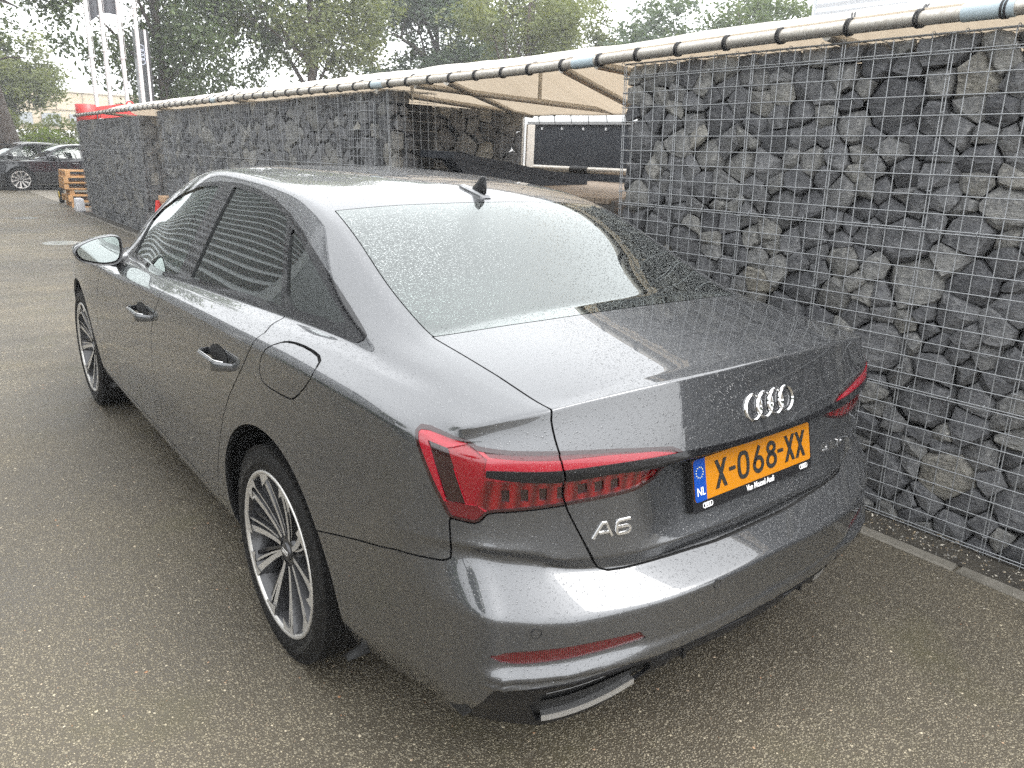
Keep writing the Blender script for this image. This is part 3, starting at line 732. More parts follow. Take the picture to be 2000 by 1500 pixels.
    # --- arches: flange and liner
    for yc in (1.092, 4.019):
        for sd in (-1, 1):
            mb = MB(); r = .418 if yc < 2 else .414; n = 56; pts = []
            for k in range(n+1):
                th = R(-20 + 220*k/n); y = yc + r*math.cos(th); z = .345 + r*math.sin(th)
                h = bvh.ray_cast(Vector((sd*.4, yc + (r+.004)*math.cos(th), max(.345 + (r+.004)*math.sin(th), .215))), Vector((sd, 0, 0)))
                x = abs(h[0].x) if h[0] is not None else .91
                pts.append((x, y, max(z, .16)))
            v = []; f = []
            for x, y, z in pts: v += [(sd*(x-.001), y, z), (sd*(x-.022), y, z), (sd*(x-.024), yc+(y-yc)*1.05, .345+(z-.345)*1.05), (sd*.58, yc+(y-yc)*1.05, .345+(z-.345)*1.05)]
            for k in range(n):
                for j in range(3): f.append((k*4+j, k*4+4+j, k*4+5+j, k*4+1+j))
            mb.add(v[:], f, True)
            c = len(mb.v); mb.v.append((sd*.58, yc, .3)); mb.f += [(c, k*4+3, k*4+7) for k in range(n)]; mb.sm += [False]*n; mb.mi += [0]*n
            o = mb.build('wheel_arch_liner', car, M_GAP)
    ub = MB(); ub.box((-.60, .2, .20), (.60, 4.7, .30)); ub.box((-.86, 1.60, .215), (.86, 3.52, .30)); ub.box((-.82, .22, .30), (.82, .55, .40)); ub.build('underbody', car, M_GAP)
    # --- wheels
    def wheel_mesh():
        tp = [(.106, .266), (.112, .2695), (.1165, .276), (.1205, .288), (.1215, .300), (.118, .316), (.110, .331), (.100, .3395), (.090, .3435), (.060, .3455), (.052, .3455), (.050, .338), (.042, .338), (.040, .3458),
              (.008, .346), (.006, .338), (-.006, .338), (-.008, .346), (-.040, .3458), (-.042, .338), (-.050, .338), (-.052, .3455), (-.09, .3435), (-.11, .331), (-.121, .296), (-.112, .27), (-.104, .266)]
        t = MB(); t.lathe([(-a, r) for a, r in tp], 96)
        for k in range(80):       # lateral sipes of the tread shoulders
            th = 2*math.pi*k/80; c, s_ = math.cos(th), math.sin(th)
            M = Matrix(((1, 0, 0, 0), (0, c, s_, 0), (0, -s_, c, 0), (0, 0, 0, 1)))
            for a, b in ((-.109, -.056), (.056, .109)): t.box((a, -.0105, .330), (b, .0105, .3464), M=M)
        rim = MB()
        rim.lathe([(-.110, .2685), (-.1155, .2680), (-.1175, .2635), (-.1150, .2570), (-.108, .2530)], 96, mi=0)
        rim.lathe([(-.108, .2530), (-.095, .2475), (-.02, .240), (.10, .245)], 72, mi=1)
        rim.lathe([(-.012, .24), (-.010, .0)], 48, mi=2)
        rim.lathe([(-.086, .0), (-.086, .027), (-.083, .030), (-.074, .031)], 36, mi=1)
        rim.lathe([(-.078, .030), (-.076, .056), (-.060, .066), (-.03, .070)], 40, mi=1)
        def blade(a0, a1, w0, w1, r0, r1, h0, h1, dep, mt=0):
            """swirling spoke from angle a0 at radius r0 to a1 at r1"""
            n = 8; L = []
            for k in range(n+1):
                q = k/n; r = r0 + (r1-r0)*q; a = a0 + (a1-a0)*(q**.8); w = (w0 + (w1-w0)*q)/2; h = h0 + (h1-h0)*(q**1.3)
                d = Vector((0, math.cos(a), math.sin(a))); tn = Vector((0, -math.sin(a), math.cos(a))); b = d*r
                L.append([Vector((-h, 0, 0)) + b - tn*w, Vector((-h, 0, 0)) + b + tn*w, Vector((-h + dep, 0, 0)) + b + tn*w*2.1, Vector((-h + dep, 0, 0)) + b - tn*w*2.1])
            v = [p for q in L for p in q]
            top = [(4*k, 4*k+1, 4*k+5, 4*k+4) for k in range(n)]
            sid = [(4*k+1, 4*k+2, 4*k+6, 4*k+5) for k in range(n)] + [(4*k+3, 4*k, 4*k+4, 4*k+7) for k in range(n)]
            rim.add(v, top, False, mt); rim.add(v, sid, False, 1)
        for k in range(10):
            a = 2*math.pi*k/10 + .1; odd = k % 2
            blade(a, a - .16, .014, .024, .050, .2575, .080, .1135, .05)                  # machined face
            blade(a + .12, a - .02, .006, .008, .060, .2575, .076, .1100, .045)           # slim machined edge
            blade(a + .24, a + .08, .009, .013, .056, .250, .066, .096, .045, 1)          # painted blade
            a0_, a1_ = (a - .21, a + .06) if not odd else (a - .21, a + .12)
            v = []
            for q in range(9):
                th = a0_ + (a1_-a0_)*q/8; dip = .030*(q/8) if not odd else .026*math.sin(math.pi*q/8)
                for j, r in enumerate((.216, .2575)):
                    r += dip if j == 0 else 0; v.append((-.1122 - .0018*j, r*math.cos(th), r*math.sin(th)))
            rim.add(v, [(2*q, 2*q+1, 2*q+3, 2*q+2) for q in range(8)], False, 0)
        for k in range(5):
            a = 2*math.pi*k/5 + .4
            rim.lathe([(-.0815, .0095), (-.0815, .0)], 10, c=(0, .054*math.cos(a), .054*math.sin(a)), mi=2)
        for k in range(4):
            rim.tube([(-.0865, (k-1.5)*.010 + .0075*math.cos(t_), .0075*math.sin(t_)) for t_ in np.linspace(0, 2*math.pi, 16, endpoint=False)], .0014, 6, True, mi=0)
        rim.tube([(-.100, .225*math.cos(.55), .225*math.sin(.55)), (-.112, .222*math.cos(.55), .222*math.sin(.55))], .004, 8, mi=0)
        br = MB(); br.lathe([(-.018, .07), (-.018, .190), (-.002, .190), (-.002, .07)], 48); br.box((-.06, -.215, -.07), (.02, -.13, .07))
        return t.mesh('tyre'), rim.mesh('rim'), br.mesh('brake')
    tm, rm, bm_ = wheel_mesh()
    tm.materials.append(M_TYRE)
    for q in (M_SILVER, M_WHEELDK, M_GAP): rm.materials.append(q)
    bm_.materials.append(M_STEEL)
    def tyre_text():
        mb = MB()
        for s, c0, sz in (('AllSeasonContact 2', 48, .026), ('Continental', 128, .030), ('AllSeasonContact 2', 228, .026), ('Continental', 308, .030)):
            v, f = text_verts(s, sz, .0, .0006)
            r0 = .2985; vv = []
            for x, y, z in v:
                a = R(90 - c0 + 90) + x/r0; r = r0 + y      # reads clockwise from outside the left side
                a = R(c0) + x/r0*1.0
                vv.append((-.1222 + max(0, abs(r-.2985)-.003)*.12, r*math.sin(a), r*math.cos(a)))
            mb.add(vv, [tuple(reversed(q)) for q in f])
        return mb.mesh('tyre_lettering')
    ttm = tyre_text(); M_TT = mat('tyre_lettering', (.035, .035, .034), .5); ttm.materials.append(M_TT)
    for i, (sd, yc) in enumerate(((-1, 1.095), (-1, 4.019), (1, 1.095), (1, 4.019))):
        w = bpy.data.objects.new('wheel', tm); COL.objects.link(w); w.parent = car
        w.location = (sd*.806, yc, .344); w.rotation_euler = ((0.0, 0, 0) if sd < 0 else (R(37), 0, math.pi))
        if i == 1: w.rotation_euler = (R(25), 0, 0)
        link('rim', rm, w); link('brake', bm_, w); link('tyre_lettering', ttm, w, kind='stuff')
    # --- door handles
    for y0, z0, par in ((2.44, .862, 'front_door'), (1.455, .898, 'rear_door')):
        for sd in (-1, 1):
            dpar = [c for c in car.children if c.name.split('.')[0] == par][0 if sd < 0 else 1]
            # flat black patch standing in for the shaded hollow behind the grip
            pk = MB(); n = 28; c0, nn = SS(y0, z0, sd); v = [c0 + nn*.0012]; f = []
            for k in range(n):
                a = 2*math.pi*k/n; yy = y0 + .088*math.cos(a)*(1 if math.cos(a) < 0 else 1); zz = z0 + .006 + .034*math.sin(a)
                p, m_ = SS(yy, zz, sd); v.append(p + m_*.0015)
            f = [(0, 1+k, 1+(k+1) % n) for k in range(n)]
            pk.add(v, f, True); pk.build('pocket_shade', dpar, M_GAP)
            hb = MB(); L = []; m = 22
            for k in range(m+1):
                q = k/m; yy = y0 + .128 - .256*q; zz = z0 - .004 - .006*math.sin(math.pi*q) + (.010 if sd else 0)*(1-q)*0
                b = min(1, math.sin(math.pi*min(max(q, .0), 1))*1.6); out_ = -.006 + .046*min(1, b)**.75
                p, m_ = SS(yy, zz, sd); hgt = (.012 + .0085*math.sin(math.pi*q)); th = .007
                up = Vector((0, 0, 1)); c = p + m_*out_
                ring = []
                for a in np.linspace(0, 2*math.pi, 12, endpoint=False):
                    ca, sa = math.cos(a), math.sin(a)
                    ring.append(c + m_*(th*np.sign(ca)*abs(ca)**.7) + up*(hgt*np.sign(sa)*abs(sa)**.6))
                L.append(ring)
            v = [p for r_ in L for p in r_]
            f = [(k*12+j, k*12+(j+1) % 12, k*12+12+(j+1) % 12, k*12+12+j) for k in range(m) for j in range(12)] + [tuple(range(11, -1, -1)), tuple(range(m*12, m*12+12))]
            hb.add(v, f, True); hnd = hb.build('door_handle', dpar, M_PAINT)
            tb = MB(); tb.tube([L[k][3] + (L[k][3]-L[k][9])*.04 for k in range(2, m-1)], .0022, 6); tb.build('handle_trim', hnd, M_CHROME)
    # --- wing mirrors
    prof = [(-1.082, 1.057), (-1.058, 1.080), (-1.015, 1.101), (-.975, 1.113), (-.925, 1.121), (-.893, 1.121), (-.876, 1.105), (-.874, 1.06), (-.880, 1.015), (-.898, .990), (-.93, .982), (-.965, .981), (-1.015, .990), (-1.060, 1.006), (-1.079, 1.030)]
    prof = smooth_poly(prof, 1); cx, cz = -.965, 1.052
    for sd in (-1, 1):
        def ring(y, s, ox=0, oz=0): return [((cx + ox + (x-cx)*s)*(-sd), y, cz + oz + (z-cz)*s) for x, z in prof]
        n = len(prof)
        def loft(rings, mt, close0=False, close1=False, name=None, par=None):
            mb = MB(); v = [p for r_ in rings for p in r_]
            f = [(k*n+j, k*n+(j+1) % n, (k+1)*n+(j+1) % n, (k+1)*n+j) for k in range(len(rings)-1) for j in range(n)]
            if close0: f.append(tuple(range(n-1, -1, -1)))
            if close1: f.append(tuple(range((len(rings)-1)*n, len(rings)*n)))
            mb.add(v, f, True); return mb.build(name, par, mt)
        h = loft([ring(2.985, .93), ring(2.978, .97), ring(2.985, 1.0), ring(3.0, 1.02), ring(3.05, 1.0, .004), ring(3.10, .88, .012), ring(3.135, .66, .025), ring(3.155, .35, .035), ring(3.158, .05, .04)], M_PAINT, False, True, 'wing_mirror', car)
        loft([ring(2.984, .945), ring(2.981, .925), ring(2.996, .90), ring(2.998, .5)], M_TRIM, False, True, 'mirror_surround', h)
        g = [((cx + (x-cx)*.86)*(-sd), 2.994 - .0, cz + (z-cz)*.84 + .004) for x, z in prof]
        mb = MB(); mb.add([((x), 2.990 + .05*(z-cz)*0, z) for x, _, z in g], [tuple(range(n))], False); mb.build('mirror_glass', h, M_MIRROR)
        st = MB(); st.tube([(sd*.845, 3.07, .985), (sd*.875, 3.06, .982), (sd*.915, 3.04, .992), (sd*.95, 3.035, 1.01)], [.028, .026, .024, .022], 12); st.build('mirror_arm', h, M_TRIM)
    # --- roof aerial
    fin = MB(); rz = lambda y: SXtop(bvh, 0, y)
    prf = [(1.462, 1.5), (1.44, 14), (1.40, 22), (1.34, 26), (1.295, 24), (1.283, 18)]
    rings = []
    for y, w in prf:
        z = rz(y); w /= 1000; hh = .012 if 1.29 < y < 1.45 else .004
        rings.append([(-w, y, z-.002), (-w*.92, y, z+hh*.6), (-w*.5, y, z+hh), (w*.5, y, z+hh), (w*.92, y, z+hh*.6), (w, y, z-.002)])
    v = [p for r_ in rings for p in r_]; fin.add(v, [(k*6+j, k*6+j+1, k*6+7+j, k*6+6+j) for k in range(len(prf)-1) for j in range(5)] + [(0, 1, 2, 3, 4, 5), tuple(range(35, 29, -1))], False)
    ae = fin.build('roof_aerial', car, M_PAINT)
    blade = MB(); z0 = rz(1.34)
    sec = [(1.405, 1.288, .008, z0+.004), (1.375, 1.287, .007, z0+.022), (1.345, 1.289, .005, z0+.045), (1.328, 1.291, .0038, z0+.061), (1.322, 1.296, .0022, z0+.0645)]
    v = []
    for ya, yb, w, z in sec:
        for q in range(10):
            a = 2*math.pi*q/10; v.append((w*math.sin(a), (ya+yb)/2 + (ya-yb)/2*math.cos(a), z))
    blade.add(v, [(k*10+j, k*10+(j+1) % 10, k*10+10+(j+1) % 10, k*10+10+j) for k in range(4) for j in range(10)] + [tuple(range(40, 50))], True)
    blade.build('aerial_fin', ae, M_TRIM)
    # --- number plate
    tl = .2203; ct, stt = math.cos(tl), math.sin(tl)
    # plate frame: X right, Yp up along the plate, Zp out of it
    Mp = Matrix(((1, 0, 0, 0), (0, stt, -ct, .0612), (0, ct, stt, .8192), (0, 0, 0, 1)))
    def rrect(w, h, r, cx_=0, cy_=0, n=5):
        p = []
        for sx, sy, a0 in ((1, -1, -90), (1, 1, 0), (-1, 1, 90), (-1, -1, 180)):
            for k in range(n):
                a = R(a0 + 90*k/(n-1)); p.append((cx_ + sx*(w/2-r) + r*math.cos(a), cy_ + sy*(h/2-r) + r*math.sin(a)))
        return p
    pl = MB(); pl.prism(rrect(.530, .138, .009, .001, -.0125), -.034, .0, Mp); pf = pl.build('number_plate', car, M_TRIM_DRY)
    q = MB(); q.prism(rrect(.514, .107, .008), .0, .0022, Mp); q.build('plate_face', pf, M_PLATE_Y)
    q = MB(); q.prism([(x, y) for x, y in rrect(.514, .107, .008) if x < 0][:10] if False else [(-.212, -.0535), (-.212, .0535)] + [(-.249, .0535), (-.2545, .0515), (-.257, .0455), (-.257, -.0455), (-.2545, -.0515), (-.249, -.0535)], .0012, .0028, Mp); q.build('plate_blue_band', pf, M_PLATE_B)
    q = MB()
    for k in range(12):
        a = 2*math.pi*k/12; cx_, cy_ = -.235 + .0135*math.cos(a), .020 + .0135*math.sin(a)
        q.prism([(cx_ + .0024*(1 if j % 2 == 0 else .42)*math.sin(2*math.pi*j/10), cy_ + .0024*(1 if j % 2 == 0 else .42)*math.cos(2*math.pi*j/10)) for j in range(10)], .0028, .0032, Mp)
    q.build('star_ring', pf, M_STAR)
    def text_on(s, size, cx_, cy_, par, mt, name, ext=.0006, bold=.0, xs=1, z=.0024, M=Mp, spacing=1.0):
        v, f = text_verts(s, size, ext, bold, 'CENTER', xs, spacing); mb = MB()
        mb.add([tuple(M @ Vector((x+cx_, y+cy_, zz+z+ext))) for x, y, zz in v], f); return mb.build(name, par, mt)
    text_on('NL', .030, -.2345, -.029, pf, M_WHITE, 'country_letters', xs=.85, z=.003)
    for ch, x in zip('X-068-XX', (-.1515, -.105, -.0572, .0072, .0682, .1105, .1552, .2075)):
        if ch == '-':
            mb = MB(); mb.prism(rrect(.026, .0095, .0015, x, .002), .0022, .0040, Mp); mb.build('plate_hyphen', pf, M_INK)
        elif ch == 'X':
            mb = MB(); w, h, t = .0178, .0365, .0062
            for sg in (1, -1):
                mb.prism([(x - sg*w - t, -h), (x - sg*w + t, -h), (x + sg*w + t, h), (x + sg*w - t, h)], .0022, .0040 + .0002*sg, Mp)
            mb.build('plate_letter', pf, M_INK)
        else:
            mb = MB()                              # rounded stroke digits
            def stroke(pts, t=.0056, closed=False):
                n_ = len(pts); L, Rr_ = [], []
                for i_ in range(n_):
                    p0 = pts[(i_-1) % n_] if closed or i_ > 0 else pts[i_]; p1 = pts[(i_+1) % n_] if closed or i_ < n_-1 else pts[i_]
                    dx, dy = p1[0]-p0[0], p1[1]-p0[1]; l_ = math.hypot(dx, dy) or 1; nx, ny = -dy/l_, dx/l_
                    L.append((pts[i_][0] + nx*t, pts[i_][1] + ny*t)); Rr_.append((pts[i_][0] - nx*t, pts[i_][1] - ny*t))
                v_ = [tuple(Mp @ Vector((q_[0] + x, q_[1], zz))) for zz in (.0040, .0022) for q_ in L + Rr_]; m_ = n_ if closed else n_-1; o_ = 2*n_; f_ = []
                for i_ in range(m_):
                    j_ = (i_+1) % n_; f_ += [(i_, j_, n_+j_, n_+i_), (o_+i_, i_, i_, o_+i_)[:0] or (i_, o_+i_, o_+j_, j_), (n_+j_, o_+n_+j_, o_+n_+i_, n_+i_)]
                mb.add(v_, f_)
            def oval(cx_, cy_, rx, ry, a0=0, a1=360, n_=30): return [(cx_ + rx*math.cos(R(a)), cy_ + ry*math.sin(R(a))) for a in np.linspace(a0, a1, n_, endpoint=(abs(a1-a0) < 360))]
            if ch == '0':
                stroke([(np.sign(math.cos(a))*.0195*abs(math.cos(a))**.7, np.sign(math.sin(a))*.0315*abs(math.sin(a))**.85) for a in np.linspace(0, 2*math.pi, 44, endpoint=False)], closed=True)
            if ch == '6':
                stroke(oval(.001, -.0135, .0185, .0182), closed=True); stroke([(.0075, .0360), (.002, .0265), (-.0055, .0140), (-.0125, .0015), (-.0172, -.0090)])
            if ch == '8':
                stroke(oval(0, -.0148, .0185, .0172), closed=True); stroke(oval(0, .0190, .0155, .0130), closed=True)
            mb.build('plate_digit', pf, M_INK)
    text_on('Van Mossel Audi', .0225, .015, -.0675, pf, M_WHITE, 'dealer_lettering', bold=.0003, xs=.82, z=.0004)
    for cx_ in (-.2086, .2214):
        mb = MB()
        for k in range(4):
            mb.tube([tuple(Mp @ Vector((cx_ + (k-1.5)*.0086 + .0062*math.cos(a), -.0672 + .0062*math.sin(a), .0012))) for a in np.linspace(0, 2*math.pi, 20, endpoint=False)], .0011, 6, True)
        mb.build('ring_emblem', pf, M_WHITE)
    # --- chrome badge: four linked rings
    for k in range(4):
        mb = MB(); x0 = (k-1.5)*.0470; pts = []; ro, ri = .0352, .0276; n = 48; v = []
        for j in range(n):
            a = 2*math.pi*j/n
            for r, lift in ((ro, .001), (ro-.0018, .0048), (ri+.0026, .0060), (ri, .0015)):
                p, nn = SX(x0 + r*math.cos(a), .983 + r*math.sin(a)); v.append(p + nn*(lift + .0006*k))
        f = [(j*4+q, j*4+q+1, ((j+1) % n)*4+q+1, ((j+1) % n)*4+q) for j in range(n) for q in range(3)]
        mb.add(v, f, False); o = mb.build('badge_ring', lid, M_CHROME); 
    def badge_text(s, x, z, size, name, xs=1.0, bold=.0):
        v, f = text_verts(s, size, .0018, bold, 'CENTER', xs); mb = MB(); vv = []
        for a, b, c in v:
            p, nn = SX(x + a, z + b); vv.append(p + nn*(.002 + c))
        mb.add(vv, f); mb.build(name, lid, M_CHROME)
    def flat_badge(strokes, name, t=.0036):
        mb = MB()
        for pts in strokes:
            n_ = len(pts); L = []; Rr_ = []
            for i_ in range(n_):
                a_ = pts[max(i_-1, 0)]; b_ = pts[min(i_+1, n_-1)]; dx, dz = b_[0]-a_[0], b_[1]-a_[1]; l_ = math.hypot(dx, dz) or 1
                L.append((pts[i_][0] - dz/l_*t, pts[i_][1] + dx/l_*t)); Rr_.append((pts[i_][0] + dz/l_*t, pts[i_][1] - dx/l_*t))
            v = []
            for lift, k_ in ((.0005, 1), (.0038, .72)):
                for i_ in range(n_):
                    for q_ in (L[i_], Rr_[i_]):
                        x_ = pts[i_][0] + (q_[0]-pts[i_][0])*k_; z_ = pts[i_][1] + (q_[1]-pts[i_][1])*k_; p, nn = SX(x_, z_); v.append(p + nn*lift)
            o_ = 2*n_; f = []
            for i_ in range(n_-1):
                a_, b_, c_, d_ = 2*i_, 2*i_+1, 2*i_+3, 2*i_+2
                f += [(o_+a_, o_+b_, o_+c_, o_+d_), (a_, o_+a_, o_+d_, d_), (b_, c_, o_+c_, o_+b_)]
            e_ = 2*n_-2; f += [(0, 1, o_+1, o_), (e_, o_+e_, o_+e_+1, e_+1)]
            mb.add(v, f)
        mb.build(name, lid, M_CHROME)
    ax, az = -.533, .762
    flat_badge([[(ax-.027, az-.0175), (ax-.004, az+.0175)], [(ax-.006, az+.0175), (ax+.006, az+.0175)], [(ax+.005, az+.0175), (ax+.021, az-.0175)], [(ax-.012, az-.0055), (ax+.013, az-.0055)]], 'model_letter')
    sx = ax + .051; arc = lambda cx_, cz_, r_, a0, a1: [(cx_ + r_*math.cos(R(a)), cz_ + r_*math.sin(R(a))) for a in np.linspace(a0, a1, 6)]
    flat_badge([[(sx+.018, az+.0165)] + [(sx-.010, az+.0165)] + arc(sx-.010, az+.0085, .008, 90, 180) + arc(sx-.010, az-.0085, .008, 180, 270) + arc(sx+.010, az-.0085, .008, 270, 360) + arc(sx+.010, az-.0075, .008, 0, 90) + [(sx-.017, az+.0005)]], 'model_digit')
    badge_text('55 TFSI e', .418, .767, .034, 'engine_lettering', .95, .0006)
    # --- bumper details
    for u, z in ((.698, .567), (.236, .581)):
        for sd in (-1, 1):
            mb = MB(); c, nn = S(u, z, sd); e1 = Vector((0, 0, 1)).cross(nn).normalized(); e2 = nn.cross(e1)
            mb.add([c + nn*.001 + (e1*math.cos(a) + e2*math.sin(a))*.0105 for a in np.linspace(0, 2*math.pi, 24, endpoint=False)], [tuple(range(24))], True)
            s_ = mb.build('parking_sensor', bump, M_PAINT)
            rg = MB(); rg.tube([c + nn*.0004 + (e1*math.cos(a) + e2*math.sin(a))*.0118 for a in np.linspace(0, 2*math.pi, 28, endpoint=False)], .0012, 6, True); rg.build('sensor_ring', s_, M_GAP)
    for sd in (-1, 1):
        lip = MB(); lo = [(.66, .262), (.60, .263), (.55, .271), (.50, .284), (.45, .300), (.417, .312)]
        v = []; uu = np.linspace(.66, .417, 16); zz = np.interp(-uu, [-a for a, _ in lo], [b for _, b in lo]); lo = list(zip(uu, zz))
        zz = np.convolve(np.pad(zz, 2, 'edge'), [.1, .2, .4, .2, .1], 'valid'); lo = list(zip(uu, zz))
        for u, z in lo:
            p, nn = S(u, z+.012, sd); p = p - Vector((0, 0, .012)); nn = Vector((nn.x, nn.y, 0)).normalized(); q = p + Vector((0, 0, .0155)); v += [p + nn*.004, q + nn*.003, q - nn*.016, p - nn*.016]
        lip.add(v, [(k*4+j, k*4+(j+1) % 4, k*4+4+(j+1) % 4, k*4+4+j) for k in range(len(lo)-1) for j in range(4)] + [(3, 2, 1, 0), tuple(range(len(v)-4, len(v)))], False)
        lip.build('exhaust_lip', diff, M_LIP)
        bar = MB()
        bar.tube([S(u, z, sd)[0] + S(u, z, sd)[1]*-.006 for u, z in ((.660, .366), (.60, .366), (.553, .368), (.48, .376), (.412, .385))], .0017, 6)
        bar.build('exhaust_bar', diff, M_STEEL)
        pn = MB(); v = []
        for u, z in ((.664, .335), (.60, .336), (.553, .342), (.48, .356), (.40, .366)):
            p, nn = S(u, z, sd); q, n2 = S(u, z-.026, sd); v += [p - nn*.006, q - n2*.018]
        pn.add(v, [(2*k, 2*k+1, 2*k+3, 2*k+2) for k in range(4)], True); pn.build('exhaust_panel', diff, M_PLAST)
    rib = MB()
    for z in (.404, .428):
        rib.tube([S(abs(u), z, -1 if u < 0 else 1)[0] for u in np.linspace(-.34, .34, 30)], .003, 6)
    for k in range(-13, 14):
        u = k*.024; a = [(u, .405), (u+.008, .415), (u+.020, .416), (u+.028, .427)]
        rib.tube([S(abs(q), z, -1 if q < 0 else 1)[0] + Vector((0, -.001, 0)) for q, z in a], .0022, 5)
    rib.build('diffuser_mesh', diff, M_PLAST)
    for x in (-.27, -.09, .09, .27):
        mb = MB(); mb.box((x-.006, .015, .347), (x+.006, .035, .38)); mb.build('diffuser_fin', diff, M_PLAST)
    # --- cabin
    def cushion(name, a, b, w=.04, tilt=0, mt=M_SEAT):
        mb = MB(); c = Vector(((a[0]+b[0])/2, (a[1]+b[1])/2, a[2]))
        Mx = Matrix.Translation(c) @ Matrix.Rotation(tilt, 4, 'X') @ Matrix.Translation(-c)
        mb.box(a, b, M=Mx); me = bevel_mesh(mb.mesh(name), w, 3); return link(name, me, car, [mt])
    for x in (-.37, .37):
        cushion('front_seat', (x-.25, 2.05, .30), (x+.25, 2.6, .56)); cushion('seat_back', (x-.24, 1.98, .50), (x+.24, 2.12, 1.12), .05, R(14))
        cushion('headrest', (x-.13, 1.80, 1.13), (x+.13, 1.90, 1.29), .04)
        cushion('headrest', (x-.12, .98, 1.06), (x+.12, 1.07, 1.19), .035)
    cushion('rear_seat', (-.68, 1.15, .30), (.68, 1.75, .56)); cushion('rear_seat_back', (-.66, 1.15, .5), (.66, 1.28, 1.06), .05, R(14))
    cushion('parcel_shelf', (-.66, .64, .98), (.66, 1.06, 1.02), .01)
    cushion('dashboard', (-.76, 2.95, .62), (.76, 3.42, .97), .06)
    sw = MB(); c = Vector((-.37, 2.83, .90)); e1 = Vector((1, 0, 0)); e2 = Vector((0, .38, .92))
    sw.tube([c + (e1*math.cos(a) + e2*math.sin(a))*.185 for a in np.linspace(0, 2*math.pi, 32, endpoint=False)], .015, 8, True)
    sw.tube([c - e1*.18, c + e1*.18], .02, 6); sw.tube([c, c - e2*.18], .02, 6); sw.tube([c, c + Vector((0, .25, -.08))], .03, 8); sw.build('steering_wheel', car, M_SEAT)
    cab = MB(); cab.box((-.78, 1.0, .26), (.78, 3.4, .30)); cab.build('cabin_floor', car, M_SEAT)
    return car, bvh
def SXtop(bvh, x, y):
    return bvh.ray_cast(Vector((x, y, 3)), Vector((0, 0, -1)))[0].z
M_MIRROR = mat('mirror_glass', (.55, .60, .58), .02, 1.0)
M_TRIM_DRY = mat('black_plate_holder', (.010, .010, .011), .25, 0, .5)
M_LIP = mat('satin_exhaust_trim', (.55, .55, .55), .3, .9)
CAR, CAR_BVH = build_car()
# ---------------------------------------------------------------- ground
def gz(y): return -.0125*max(0.0, min(y, 75) - 4.3)
def asphalt_mat():
    m = mat('exposed_aggregate_asphalt', (.06, .055, .05), .55, 0, .5); t = NT(m); co = t.coord('Object')
    wv = t.n('Mapping'); t.l(co, wv.inputs['Vector'])
    j = t.noise(co, 90, 2, .5, 1); vm = t.n('VectorMath', operation='MULTIPLY_ADD'); t.l(j, vm.inputs[0]); vm.inputs[1].default_value = (.006, .006, .006); t.l(co, vm.inputs[2])
    base = t.ramp(t.noise(co, 300, 2), [(.3, (.034, .031, .026)), (.7, (.080, .072, .060))]); cols = base; hgt = None
    for sc_, thr, hi, ed in ((150, .14, (.32, .297, .250), .43), (84, .84, (.36, .338, .29), .40)):
        v = t.vor(vm.outputs[0], sc_); sep = t.n('SeparateColor'); t.l(v.outputs['Color'], sep.inputs[0])
        on = t.math('GREATER_THAN', sep.outputs[0], thr)
        edge = t.math('MULTIPLY', t.math('SUBTRACT', t.math('MULTIPLY_ADD', sep.outputs[1], .16, ed), v.outputs['Distance']), 9.0, clamp=True)
        k = t.math('MULTIPLY', on, edge)
        tone = t.ramp(sep.outputs[2], [(0, tuple(c*.34 for c in hi)), (.40, tuple(c*.42 for c in hi)), (.72, tuple(c*.72 for c in hi)), (.93, hi), (.985, (hi[0]*1.25, hi[1]*1.25, hi[2]*1.28)), (1, (.30, .15, .08))])
        cols = t.mix(k, cols, tone)
        hh = t.math('MULTIPLY', k, t.math('SUBTRACT', .7, v.outputs['Distance'])); hgt = hh if hgt is None else t.math('MAXIMUM', hgt, hh)
    # damp and moss patches
    pn = t.noise(co, .55, 4, .6); pr = t.ramp(pn, [(.35, (.80, .75, .66)), (.62, (1.34, 1.24, 1.02))])
    cols = t.mix(1.0, cols, pr, 'MULTIPLY')
    mo = t.ramp(t.noise(co, 1.7, 5, .65), [(.56, (0, 0, 0)), (.72, (1, 1, 1))])
    cols = t.mix(t.math('MULTIPLY', mo, .35), cols, (.085, .078, .030))
    t.l(cols, t.b.inputs['Base Color'])
    t.l(t.ramp(t.noise(co, 1.1, 4), [(.35, (.46, .46, .46)), (.7, (.68, .68, .68))]), t.b.inputs['Roughness'])
    t.l(t.bump(hgt, .8, .008), t.b.inputs['Normal'])
    return m
M_ASPH = asphalt_mat()
def concrete_mat(name, a, b, sc_=6, rough=.8):
    m = mat(name, a, rough); t = NT(m); co = t.coord('Object')
    c = t.ramp(t.noise(co, sc_, 6, .65), [(.3, a), (.7, b)]); c2 = t.mix(t.ramp(t.noise(co, 180, 2), [(.35, (0, 0, 0)), (.7, (.6, .6, .6))]), c, tuple(x*.6 for x in a))
    t.l(c2, t.b.inputs['Base Color']); t.l(t.bump(t.noise(co, 140, 4), .35, .004), t.b.inputs['Normal'])
    return m
M_KERB = concrete_mat('kerb_concrete', (.13, .118, .095), (.24, .22, .185), 9)
M_APRON = concrete_mat('apron_concrete', (.19, .17, .14), (.30, .27, .22), 2)
